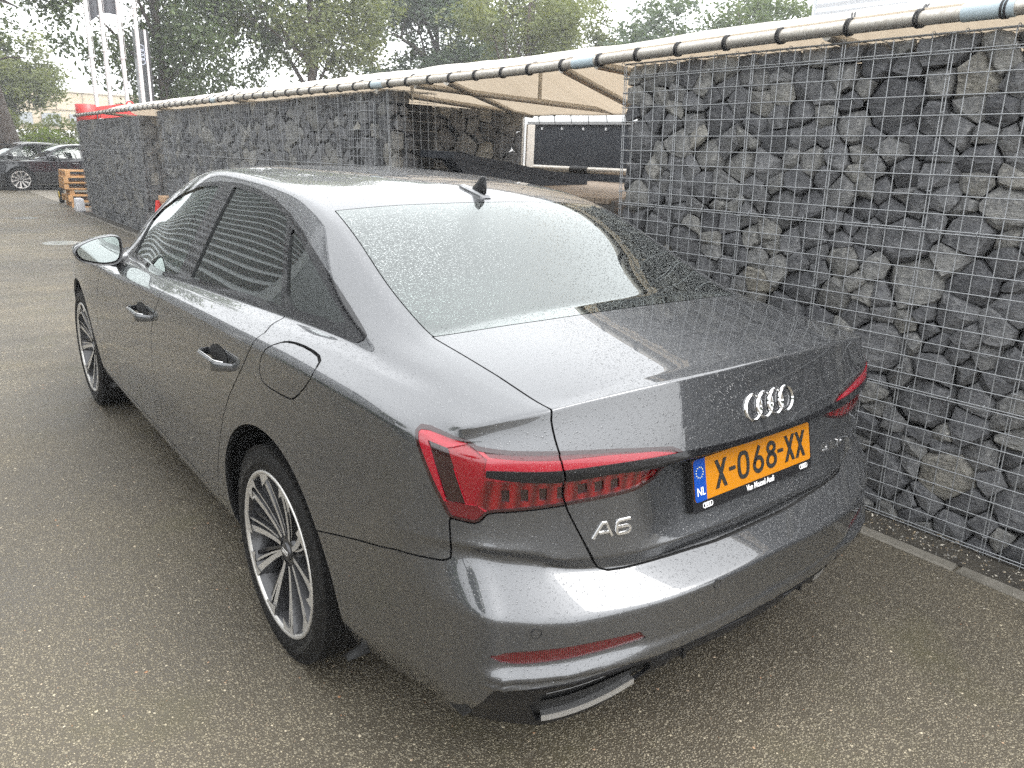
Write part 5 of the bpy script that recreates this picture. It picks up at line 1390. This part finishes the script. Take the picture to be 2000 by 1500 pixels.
    words = ['lowest', 'second lowest', 'third', 'fourth', 'fifth', 'topmost']
    p0 = None
    for k in range(6):
        rnd = random.Random(k); q = pallet('orange wooden pallet, %s in the stack beyond the farthest stone wall' % words[k], 2.18 + rnd.uniform(-.05, .05) - (.05 if k > 2 else 0), yb + rnd.uniform(-.03, .03), z0 + k*.1455, R(rnd.uniform(-3, 3)), p0); p0 = p0 or q
    ld = thing('pallet', 'single wooden pallet leaning low behind the near stone wall', 'pallet', (2.75, 2.55, .95), R(70), 'wooden pallets')
    for ch in p0.children: c_ = ch.copy(); COL.objects.link(c_); c_.parent = ld
    cr = thing('crate', 'dark timber crate carrying the low pallet behind the near stone wall', 'crate')
    for k in range(5): mb = MB(); mb.box((2.3, 2.75, .06 + k*.18), (3.3, 2.78, .06 + k*.18 + .16)); mb.build('slat', cr, M_DECK)
    mb = MB(); mb.box((2.3, 2.782, .0), (3.3, 3.1, .93)); mb.build('crate_body', cr, M_DARKSTEEL)
    # hand pallet truck
    ht = thing('pallet_truck', 'hand pallet truck with yellow wheel beside the pallet stack', 'pallet truck', (1.66, 22.1, gz(22.1)))
    mb = MB(); mb.lathe([(-.045, .10), (-.045, .19), (-.03, .20), (.03, .20), (.045, .19), (.045, .10)], 28, 'x', (0, 0, .2), closed=True); mb.build('tyre', ht, M_TYRE)
    mb = MB(); mb.lathe([(-.05, .0), (-.05, .11), (.05, .11), (.05, 0)], 24, 'x', (0, 0, .2)); mb.build('wheel_hub', ht, mat('yellow_paint', (.62, .42, .02), .45))
    mb = MB(); mb.tube([(.05, 0, .2), (.05, .1, .5), (-.25, -.05, 1.25)], .018, 8); mb.tube([(-.40, -.05, 1.24), (-.1, -.05, 1.27)], .015, 8); mb.tube([(.25, 0, .5), (.02, -.05, 1.22)], .016, 8); mb.build('handle_bar', ht, M_DARKSTEEL)
    mb = MB(); mb.box((.05, -.08, .12), (1.2, .08, .20)); mb.build('fork', ht, M_DARKSTEEL)
    bx = MB(); bx.box((-.10, -.15, 0), (.10, .15, .30), taper=.02); me = bevel_mesh(bx.mesh('white_sack'), .03, 3); o = link('white_sack', me, None, [mat('white_sack', (.72, .72, .74), .6)]); o.location = (1.56, 19.05, gz(19)+.008); tag(o, 'small white sack standing at the foot of the farthest stone wall', 'sack')
    bx = MB(); bx.box((1.66, 12.3, gz(12.5)), (2.2, 12.75, .52)); me = bevel_mesh(bx.mesh('cardboard_box'), .01, 1); o = link('cardboard_box', me, None, [mat('brown_cardboard', (.30, .17, .10), .8)]); tag(o, 'brown cardboard box in the narrow gap between the stone walls', 'box')
    bx = MB(); bx.box((1.70, 12.32, .523), (2.1, 12.7, .62)); me = bevel_mesh(bx.mesh('folded_cardboard'), .008, 1); o = link('folded_cardboard', me, None, [mat('tan_cardboard', (.50, .33, .20), .8)]); tag(o, 'folded tan cardboard lying on the brown box in the wall gap', 'cardboard')
    cn = thing('traffic_cone', 'red and white traffic cone in the gap between the stone walls', 'traffic cone', (1.62, 12.42, gz(12.4)))
    mr, mw = mat('cone_red', (.65, .03, .02), .5), M_WHITE
    mb = MB(); mb.box((-.17, -.17, 0), (.17, .17, .03)); mb.build('cone_base', cn, mr)
    for a, b, m_ in ((.03, .26, mr), (.26, .42, mw), (.42, .56, mr), (.56, .66, mr)):
        mb = MB(); mb.lathe([(a, .13 - .15*a), (b, .13 - .15*b)], 24, 'z'); mb.lathe([(b, .13 - .15*b), (b, .0)], 24, 'z'); mb.build('cone_band', cn, m_)
    # red roll-off container with arm
    sk = thing('red_container', 'red steel container with a lifting ring, its top showing above the farthest stone wall', 'container')
    gy = gz(20.5)
    mb = MB(); mb.box((2.35, 20.0, gy), (5.6, 21.8, 2.02)); mb.build('container_body', sk, M_RED_PAINT)
    for k in range(8): mb = MB(); mb.box((2.40 + k*.42, 19.955, gy+.1), (2.47 + k*.42, 19.998, 1.98)); mb.build('rib', sk, M_RED_PAINT)
    mb = MB(); mb.lathe([(1.72, .20), (1.72, .22), (2.19, .22), (2.20, .20), (2.05, .19), (1.75, .19)], 28, 'z', (2.12, 20.1, 0)); mb.build('tank', sk, M_RED_PAINT)
    mb = MB(); mb.prism([(2.32, 2.03), (3.45, 2.03), (3.25, 2.22), (2.9, 2.255), (2.34, 2.15)], -20.35, -20.15, Matrix(((1, 0, 0, 0), (0, 0, -1, 0), (0, 1, 0, 0), (0, 0, 0, 1)))); mb.build('arm', sk, M_RED_PAINT)
    mb = MB(); mb.tube([(3.10 + .075*math.cos(a), 20.12, 2.25 + .075*math.sin(a)) for a in np.linspace(0, 2*math.pi, 20, endpoint=False)], .018, 8, True); mb.build('lifting_ring', sk, M_RED_PAINT)
    mb = MB(); mb.box((2.36, 19.93, 1.86), (5.6, 19.953, 1.90)); mb.build('white_stripe', sk, M_WHITE)
build_yard()
# ---------------------------------------------------------------- trees
def leaf_mat(name, a, b, c_):
    m = bpy.data.materials.new(name); m.use_nodes = True; t = NT(m); t.nt.nodes.remove(t.b)
    co = t.coord('Object'); n = t.noise(co, .9, 3, .6); n2 = t.noise(co, 9, 1)
    col = t.ramp(t.math('MULTIPLY_ADD', n2, .45, t.math('MULTIPLY', n, .55)), [(.32, a), (.5, b), (.66, c_)])
    d = t.n('BsdfPrincipled'); d.inputs['Roughness'].default_value = .45; d.inputs['Specular IOR Level'].default_value = .35; tr = t.n('BsdfTranslucent'); t.l(col, d.inputs['Base Color']); t.l(t.mix(1.0, col, (1.5, 1.5, .7), 'MULTIPLY'), tr.inputs[0])
    mx = t.n('MixShader'); mx.inputs[0].default_value = .38; t.l(d.outputs[0], mx.inputs[1]); t.l(tr.outputs[0], mx.inputs[2]); t.l(mx.outputs[0], t.out.inputs[0])
    return m
def bark_mat(name, a, b):
    m = mat(name, a, .85); t = NT(m); co = t.coord('Object'); mp = t.n('Mapping'); mp.inputs['Scale'].default_value = (9, 9, 1.6); t.l(co, mp.inputs['Vector'])
    n = t.noise(mp.outputs[0], 2.5, 6, .7); t.l(t.ramp(n, [(.35, a), (.65, b)]), t.b.inputs['Base Color']); t.l(t.bump(n, .8, .04), t.b.inputs['Normal']); return m
M_LEAF1 = leaf_mat('dark_green_leaves', (0.055, 0.08, 0.036), (0.095, 0.132, 0.058), (0.155, 0.19, 0.08))
M_LEAF2 = leaf_mat('olive_green_leaves', (0.085, 0.105, 0.045), (0.145, 0.168, 0.07), (0.215, 0.228, 0.095))
M_LEAF3 = leaf_mat('blue_green_leaves', (0.055, 0.082, 0.056), (0.09, 0.125, 0.08), (0.13, 0.165, 0.1))
M_LEAF4 = leaf_mat('bright_hedge_leaves', (.090, .135, .022), (.150, .21, .035), (.22, .27, .06))
M_BARK = bark_mat('grey_brown_bark', (.055, .042, .032), (.135, .105, .085))
def tree(label, base, h_fork, crown_c, crown_r, leaves, seed, trunk_r=.22, n_limb=9, n_tip=420, per=15, lsize=.14, droop=.0, limbs=(), lean=(0, 0), stems=1, low=-.95):
    """trunk and limbs reaching into an uneven crown of separate leaf faces"""
    rnd = random.Random(seed); bx, by, bz = base; root = thing('tree', label, 'tree', base, group='trees behind the walls')
    cc = Vector(crown_c) - Vector(base); cr = Vector(crown_r); tm = MB()
    tips = []; nodes = []
    for s in range(stems):
        ox, oy = (rnd.uniform(-.9, .9), rnd.uniform(-.5, .5)) if s else (0, 0)
        top = Vector((cc.x + lean[0] + (ox*2.2), cc.y + lean[1] + oy*2, cc.z + cr.z*.35)); p0 = Vector((ox, oy, 0)); pts = []
        for k in range(9):
            q = k/8; p = p0.lerp(top, q); p += Vector((math.sin(q*5 + seed)*.12, math.cos(q*4 + seed)*.12, 0)); pts.append(p)
        r0 = trunk_r*(1 if s == 0 else .7)
        tm.tube(pts, [r0*(1.35 if k == 0 else 1)*(1 - .82*(k/8)) + .01 for k in range(9)], 10)
        nodes.append(pts)
    def pick():
        while True:
            p = Vector((rnd.uniform(-1, 1), rnd.uniform(-1, 1), rnd.uniform(low, 1)))
            if .30 < p.length < 1: break
        lump = .80 + .36*noise.noise(Vector((p.x*2.1, p.y*2.1, p.z*2.1)) + Vector((seed, 0, 0)))
        return cc + Vector((p.x*cr.x, p.y*cr.y, p.z*cr.z))*lump
    for k in range(n_limb):
        pts = nodes[k % stems]; q = rnd.uniform(.35, .8); i = int(q*8); s = pts[i].copy(); e = pick() if k >= len(limbs) else Vector(limbs[k]) - Vector(base)
        mid = s.lerp(e, .5) + Vector((rnd.uniform(-.3, .3), rnd.uniform(-.3, .3), .45 + rnd.uniform(0, .4))); r = trunk_r*rnd.uniform(.22, .42)
        P = [s.lerp(mid, t)*(1-t) + mid.lerp(e, t)*t for t in np.linspace(0, 1, 7)]
        tm.tube(P, [r*(1 - .85*t) + .006 for t in np.linspace(0, 1, 7)], 6); nodes.append(P)
        for _ in range(3):
            a = P[rnd.randint(2, 5)]; e2 = a + Vector((rnd.uniform(-1, 1)*cr.x*.35, rnd.uniform(-1, 1)*cr.y*.35, rnd.uniform(-.2, .6)*cr.z*.4)); m2 = a.lerp(e2, .5) + Vector((0, 0, .15))
            tm.tube([a, m2, e2], [r*.35, r*.22, .006], 5); nodes.append([a, m2, e2])
    tm.build('trunk', root, M_BARK)
    g = np.random.default_rng(seed)
    C = np.array([pick() for _ in range(n_tip)])
    gap = np.sin(C[:, 0]*1.7 + seed) + np.sin(C[:, 1]*1.9 + seed*2) + np.sin(C[:, 2]*2.1 + seed*.7) + np.sin(C[:, 0]*.8 - C[:, 2]*1.1)
    C = C[gap > -.55]; nt_ = len(C)
    rr = g.uniform(.25, .62, nt_); hang = droop*g.uniform(.3, 1.3, nt_)
    ix = np.repeat(np.arange(nt_), per); m = len(ix)
    p = C[ix] + g.normal(0, 1, (m, 3))*np.array([.5, .5, .38])*rr[ix, None]; p[:, 2] -= hang[ix]*g.random(m)**.8
    a = g.normal(0, 1, (m, 3))*np.array([1, 1, .6]); a[:, 2] -= droop; a /= np.linalg.norm(a, axis=1)[:, None]
    b = np.cross(a, g.normal(0, 1, (m, 3))); b /= np.linalg.norm(b, axis=1)[:, None]
    l = lsize*g.uniform(.6, 1.3, m); w = l*g.uniform(.32, .55, m)
    V = np.stack([p - a*l[:, None]*.5, p + b*w[:, None]*.5, p + a*l[:, None]*.5, p - b*w[:, None]*.5], 1).reshape(-1, 3)
    me = bpy.data.meshes.new('crown'); me.vertices.add(4*m); me.loops.add(4*m); me.polygons.add(m)
    me.vertices.foreach_set('co', V.ravel()); me.loops.foreach_set('vertex_index', np.arange(4*m)); me.polygons.foreach_set('loop_start', np.arange(m)*4); me.polygons.foreach_set('loop_total', np.full(m, 4)); me.update(calc_edges=True)
    link('crown', me, root, [leaves])
    return root
tree('big tree with thick bare trunk at the left edge behind the black cars', (1.95, 33.2, -.4), 3.0, (.2, 33.2, 8.4), (5.0, 3.6, 5.0), M_LEAF1, 3, .52, 11, 1288, 27, 0.20, .35, lean=(.5, 0))
tree('wide drooping tree hanging over the four flagpoles', (5.85, 28.4, -.3), 3.2, (6.2, 28.0, 7.0), (5.2, 3.4, 4.9), M_LEAF1, 7, .20, 12, 2070, 28, 0.19, .9, lean=(0, 0))
tree('light olive tree with a sturdy forked trunk left of the bluish trees', (10.9, 27.5, -.3), 3.4, (11.2, 27.4, 7.2), (4.0, 3.2, 4.1), M_LEAF2, 12, .24, 12, 1426, 25, 0.19, .3, limbs=((8.3, 26.8, 5.6), (8.0, 27.5, 6.9), (13.0, 27.0, 7.8), (9.6, 27.2, 7.6)))
tree('dense bluish green tree behind the middle of the canopy', (18.3, 29.2, -.3), 3.4, (17.8, 29.3, 6.0), (4.4, 3.5, 4.0), M_LEAF3, 15, .26, 10, 1977, 27, 0.21, .25)
tree('tree with several slender bare stems right of the dense bluish tree', (16.9, 22.5, -.2), 4.0, (17.2, 22.4, 6.6), (3.3, 3.0, 2.6), M_LEAF2, 19, .13, 8, 873, 24, 0.18, .2, stems=4, lean=(.3, 0))
tree('loose green tree between the slender stems and the right hand trees', (23.6, 26.8, -.3), 3.4, (23.2, 26.6, 5.2), (4.4, 3.6, 3.4), M_LEAF2, 23, .2, 9, 1472, 25, 0.21, .2)
tree('mid green tree left of the white corrugated building', (26.2, 22.4, -.3), 3.2, (25.8, 22.6, 5.3), (4.2, 3.6, 3.3), M_LEAF3, 29, .2, 9, 1472, 25, 0.21, .2)
tree('small crowned tree touching the corner of the white corrugated building', (29.6, 20.6, -.3), 3.2, (28.9, 20.2, 5.8), (3.8, 3.2, 3.2), M_LEAF1, 31, .18, 9, 1288, 25, 0.21, .2)
tree('round tree far behind the left cars, half hidden by the thick trunk', (3.4, 44.0, -.5), 2.5, (3.2, 44.0, 4.0), (3.0, 2.5, 2.6), M_LEAF2, 35, .15, 7, 965, 24, 0.20, .1)
# trees seen only as reflections, across the yard behind the camera
tree('leafy tree left of the car beyond the showroom', (-11.5, -4.5, 0), 3.0, (-11.5, -4.5, 6.0), (3.2, 3.2, 3.4), M_LEAF1, 41, .2, 8, 965, 22, 0.25, .2)
def hedge(label, x0, x1, y, z0, h, d, leaves, seed, n):
    rnd = random.Random(seed); vs = []; fs = []
    for k in range(n):
        x = rnd.uniform(x0, x1); top = h*(.78 + .30*noise.noise(Vector((x*.8, seed, 0)))); p = Vector((x, y + rnd.uniform(-d, d), z0 + top*rnd.random()**.7))
        a = Vector((rnd.gauss(0, 1), rnd.gauss(0, 1), rnd.gauss(0, .8))).normalized(); b = a.cross(Vector((rnd.gauss(0, 1), rnd.gauss(0, 1), rnd.gauss(0, 1)))).normalized(); l = rnd.uniform(.08, .20); w = l*.5; n0 = len(vs)
        vs += [p - a*l*.5, p + b*w*.5, p + a*l*.5, p - b*w*.5]; fs.append((n0, n0+1, n0+2, n0+3))
    me = bpy.data.meshes.new('hedge'); me.from_pydata([tuple(v) for v in vs], [], fs); me.update(); o = link('hedge', me, None, [leaves]); tag(o, label, 'hedge'); return o
hedge('bright green hedge behind the iron railings and the black cars', -6, 6.5, 34.0, -.4, 2.3, .7, M_LEAF4, 1, 9000)
hedge('taller loose shrub behind the hedge, right of the thick trunk', 1.8, 6.2, 36.5, -.4, 3.3, .8, M_LEAF2, 2, 5200)
# ---------------------------------------------------------------- railings, buildings, poles
def build_backdrop():
    fn = thing('iron_railing', 'black iron railings behind the parked black cars', 'railing', (0, 32.3, -.36))
    me = None
    for k in range(62):
        if me is None:
            mb = MB(); mb.tube([(0, 0, 0), (0, 0, 1.5)], .013, 6); mb.tube([(0, 0, 1.5), (0, 0, 1.58)], [.02, .002], 6); me = mb.mesh('bar'); me.materials.append(M_DARKSTEEL)
        o = bpy.data.objects.new('bar', me); COL.objects.link(o); o.parent = fn; o.location = (-4.2 + k*.17, 0, 0)
    for z in (.2, 1.38):
        mb = MB(); mb.box((-4.3, -.015, z), (6.4, .015, z+.04)); mb.build('rail', fn, M_DARKSTEEL)
    # beige warehouse far left
    wh = thing('warehouse', 'long low beige warehouse far behind the flagpoles', 'building')
    def cladding(name, a, b):
        m = mat(name, a, .7); t = NT(m); co = t.coord('Object'); t.l(t.ramp(t.noise(co, .5, 4), [(.3, a), (.7, b)]), t.b.inputs['Base Color']); return m
    mb = MB(); mb.box((5.5, 72, -1), (19.0, 95, 3.2)); mb.box((5.5, 71.9, 3.2), (19.0, 95, 4.55)); mb.build('wall', wh, cladding('beige_cladding', (.46, .38, .27), (.54, .46, .34)))
    for k in range(7): mb = MB(); x = 6.3 + k*1.95; mb.box((x, 71.80, 2.0), (x + 1.3, 71.96 if False else 71.98, 2.9)); mb.build('window', wh, mat('window_band', (.30, .32, .33), .2))
    for k in range(8): mb = MB(); x = 5.5 + k*1.93; mb.box((x-.03, 71.86, 3.2), (x+.03, 71.895, 4.55)); mb.build('panel_joint', wh, mat('joint', (.25, .21, .15), .8))
    mb = MB(); mb.box((5.3, 71.8, 4.552), (19.2, 95, 4.70)); mb.build('roof_edge', wh, mat('roof_edge', (.55, .50, .42), .7))
    # white corrugated building right
    wb = thing('corrugated_building', 'pale ribbed metal building with large white letters at the upper right', 'building')
    mw = mat('white_ribbed_cladding', (.60, .62, .65), .5, .0, .5)
    mb = MB(); n = 90; v = []
    for k in range(n+1):
        z = -.3 + k*.115; d = (0, .035)[k % 2]
        v += [(21.2 + d, 13.30, z), (21.2 + d, -14, z)]
    mb.add(v, [(2*k, 2*k+1, 2*k+3, 2*k+2) for k in range(n)]); mb.box((21.25, -14, -.3), (34, 13.3, 10.05)); mb.box((21.17, 13.28, -.3), (21.33, 13.36, 10.1)); mb.build('wall', wb, mw)
    mb = MB(); mb.box((21.1, -14.1, 10.06), (34.1, 13.4, 10.3)); mb.build('roof', wb, mat('roof_trim', (.4, .4, .42), .5))
    for i, ch in enumerate('LOG'):
        vv, ff = text_verts(ch, .95, .05, .012, 'LEFT'); mb = MB(); mb.add([(21.10 - z, 10.42 - i*.70 - x, 6.10 + y) for x, y, z in vv], ff); mb.build('letter', wb, mat('letter_white', (.82, .82, .86), .4))
    # flagpoles
    pole = None
    spots = [(3.12, 'leftmost white flagpole, with the dark flag hanging to its right'), (3.48, 'second white flagpole from the left, shorter below a dark flag'), (3.92, 'third white flagpole from the left'), (4.35, 'rightmost white flagpole, right beside the black pylon sign')]
    M_POLE = mat('white_flagpole', (.66, .64, .63), .4)
    for i, (x, lb) in enumerate(spots):
        p = thing('flagpole', lb, 'flagpole', (x, 24, gz(24)), group='four white flagpoles')
        mb = MB(); mb.tube([(0, 0, 0), (0, 0, 4), (0, 0, 8.5)], [.062, .056, .04], 14); mb.tube([(0, 0, 8.5), (0, 0, 8.6)], [.05, .01], 12); o = mb.build('mast', p, M_POLE)
        mb = MB(); zz = (3.55, 3.75, 3.6, 4.95)[i] + .25
        mb.tube([(.075 + .0*math.cos(a) + .10*math.cos(a) - .08, .10*math.sin(a), zz + .012*math.cos(a)) for a in np.linspace(0, 2*math.pi, 18, endpoint=False)], .012, 6, True); mb.tube([(.085, 0, zz), (.082, 0, 8.2)], .006, 5); mb.build('halyard_ring', p, M_POLE)
    def flag(label, x, z0, z1, w, slant):
        v = []; n = 10; m = 14
        for j in range(m+1):
            for k in range(n+1):
                q = k/n; t_ = j/m; z = z1 + (z0 - z1)*t_ + slant*q*t_; v.append((x + w*q, 24.0 + .06*math.sin(q*7 + t_*2), z))
        mb = MB(); mb.add(v, [(j*(n+1)+k, j*(n+1)+k+1, (j+1)*(n+1)+k+1, (j+1)*(n+1)+k) for j in range(m) for k in range(n)], True); o = mb.build('flag', None, mat('dark_grey_flag', (.075, .078, .088), .8)); tag(o, label, 'flag', 'dark grey flags'); return o
    flag('dark grey flag with a pointed lower corner on the leftmost flagpole', 3.19, 4.45, 8.0, .34, .30)
    flag('dark grey square bottomed flag between second and third flagpoles', 3.54, 4.72, 8.0, .34, .0)
    py = thing('pylon_sign', 'slim black pylon sign with a pale edge beside the flagpoles', 'sign')
    mb = MB(); mb.box((4.39, 24.3, gz(24)), (4.60, 24.7, 4.45)); mb.build('pylon_body', py, glossy_black('pylon_black', (.015, .016, .018), .15, False))
    mb = MB(); mb.box((4.603, 24.26, gz(24)), (4.66, 24.7, 4.45)); mb.build('pylon_edge', py, mat('pylon_edge', (.62, .60, .60), .4)); mb = MB(); mb.box((4.664, 24.3, gz(24)), (4.74, 24.7, 4.44)); mb.build('pylon_back', py, mat('pylon_side', (.02, .02, .02), .4))
    for k in range(4):
        mb = MB(); mb.tube([(4.50 + .0, 24.29, 3.86 - (k-1.5)*.13) if False else (4.495 + .085*math.cos(a), 24.29, 3.95 - k*.12 + .085*math.sin(a)) for a in np.linspace(0, 2*math.pi, 24, endpoint=False)], .011, 6, True); mb.build('ring_emblem', py, mat('pale_blue_ring', (.55, .60, .70), .3))
    lp = thing('street_lamp', 'slender grey street lamp in front of the bluish trees', 'street lamp', (18.6, 40, -.5))
    mb = MB(); mb.tube([(0, 0, 0), (0, 0, 7.6)], [.09, .05], 10); mb.tube([(0, 0, 7.55), (-.9, 0, 7.75)], .035, 8); mb.build('lamp_post', lp, mat('lamp_grey', (.40, .41, .42), .5))
    mb = MB(); mb.box((-1.6, -.12, 7.70), (-.85, .12, 7.80)); mb.build('lamp_head', lp, M_WHITE)
    # pale vans beyond the hedge
    for x, lb in ((2.2, 'white van roof showing through the hedge left'), (5.4, 'pale van half hidden behind the hedge right')):
        vn = thing('van', lb, 'van', (x, 41, -.5), group='pale vans beyond the hedge')
        mb = MB(); mb.box((-2.4, -.9, .35), (2.3, .9, 2.1)); link('van_body', bevel_mesh(mb.mesh('van_body'), .22, 3), vn, [mat('white_van', (.72, .73, .74), .35)])
        mb = MB(); mb.box((-2.2, -.93, 1.25), (-1.1, -.905, 1.8)); mb.build('van_window', vn, M_GLASS_R)
        for xx in (-1.5, 1.5): mb = MB(); mb.lathe([(-.95, 0), (-.95, .33), (-.75, .33)], 20, 'y', (xx, 0, .33)); mb.build('wheel', vn, M_TYRE)
build_backdrop()
# ---------------------------------------------------------------- two black cars at the far left
def black_car(label, loc, rz, roofcol=None):
    skip = ('number_plate', 'tyre_lettering', 'parking_sensor', 'badge_ring', 'engine_lettering', 'model_letter', 'model_digit', 'diffuser_mesh', 'sensor_ring')
    mp = mat('black_car_paint', (.010, .011, .014), .18, .2, .5, 1.0, .02)
    r = thing('parked_car', label, 'car', loc, rz, 'black cars at the end of the yard')
    def cp(ch, par):
        if ch.name.split('.')[0] in skip: return
        c = ch.copy(); COL.objects.link(c); c.parent = par
        for s in c.material_slots:
            if s.material == M_PAINT: s.link = 'OBJECT'; s.material = mp
            if s.material == M_GLASS_R: s.link = 'OBJECT'; s.material = M_GLASS_F
        for g in ch.children: cp(g, c)
    for ch in CAR.children: cp(ch, r)
    return r
black_car('black car with silver five spoke wheel parked nearest beside the pallets', (5.50, 29.10, gz(28.6)), R(90))
bc2 = black_car('black car behind, with silver roof rails, nosing out further left', (4.55, 31.25, gz(31)), R(90))
for sd in (-1, 1):
    rl = MB(); rl.tube([(sd*.60, y, SXtop(CAR_BVH, .60, y) + .035) for y in np.linspace(1.5, 2.75, 12)], .016, 8); rl.build('roof_rail', bc2, M_LIP)
# ---------------------------------------------------------------- showroom across the lane (seen mirrored in the paintwork)
def build_showroom():
    sr = thing('showroom', 'tall grey hall with horizontal ribbed cladding across the lane ahead on the left', 'building')
    n = 60; v = []; y0, y1, x = 12.5, 48, -5.3
    for k in range(n+1):
        z = -.2 + k*.16; d = (0, .08)[k % 2]; v += [(x + d, y0, z), (x + d, y1, z)]
    mb = MB(); mb.add(v, [(2*k, 2*k+1, 2*k+3, 2*k+2) for k in range(n)]); mb.box((-18, y0, -.5), (x-.02, y1, 9.3)); mb.build('ribbed_wall', sr, mat('silver_ribbed_cladding', (.34, .35, .36), .45, .3))
    mb = MB(); mb.box((x-.25, y0-.3, -.5), (x+.12, y0-.004, 9.4)); mb.build('corner_trim', sr, mat('corner_trim', (.40, .41, .42), .5))
    mb = MB(); mb.box((-18.1, y0-.4, 9.45), (x+.2, y1+.1, 9.8)); mb.build('roof_edge', sr, mat('roof_edge_grey', (.30, .31, .32), .5))
build_showroom()
tree('leafy tree across the lane in front of the ribbed hall', (-9.5, 6.5, 0), 3.0, (-9.3, 6.5, 5.2), (3.4, 3.0, 3.6), M_LEAF1, 43, .2, 8, 900, 18, .22, .2)
hedge('low dark hedge across the lane left of the car', -7.0, -6.2, 5.0, 0, 1.1, 6.5, M_LEAF3, 5, 9000)
# ---------------------------------------------------------------- damp air
def build_haze():
    mb = MB(); mb.box((-560, -90, -2.2), (560, 660, 15.5)); o = mb.build('haze', None, kind='stuff')
    m = bpy.data.materials.new('haze'); m.use_nodes = True; t = NT(m); t.nt.nodes.remove(t.b)
    v = t.n('VolumePrincipled'); v.inputs['Color'].default_value = (.93, .95, .97, 1); v.inputs['Density'].default_value = .0032; v.inputs['Anisotropy'].default_value = .2
    t.l(v.outputs[0], t.out.inputs['Volume']); o.data.materials.append(m)
build_haze()
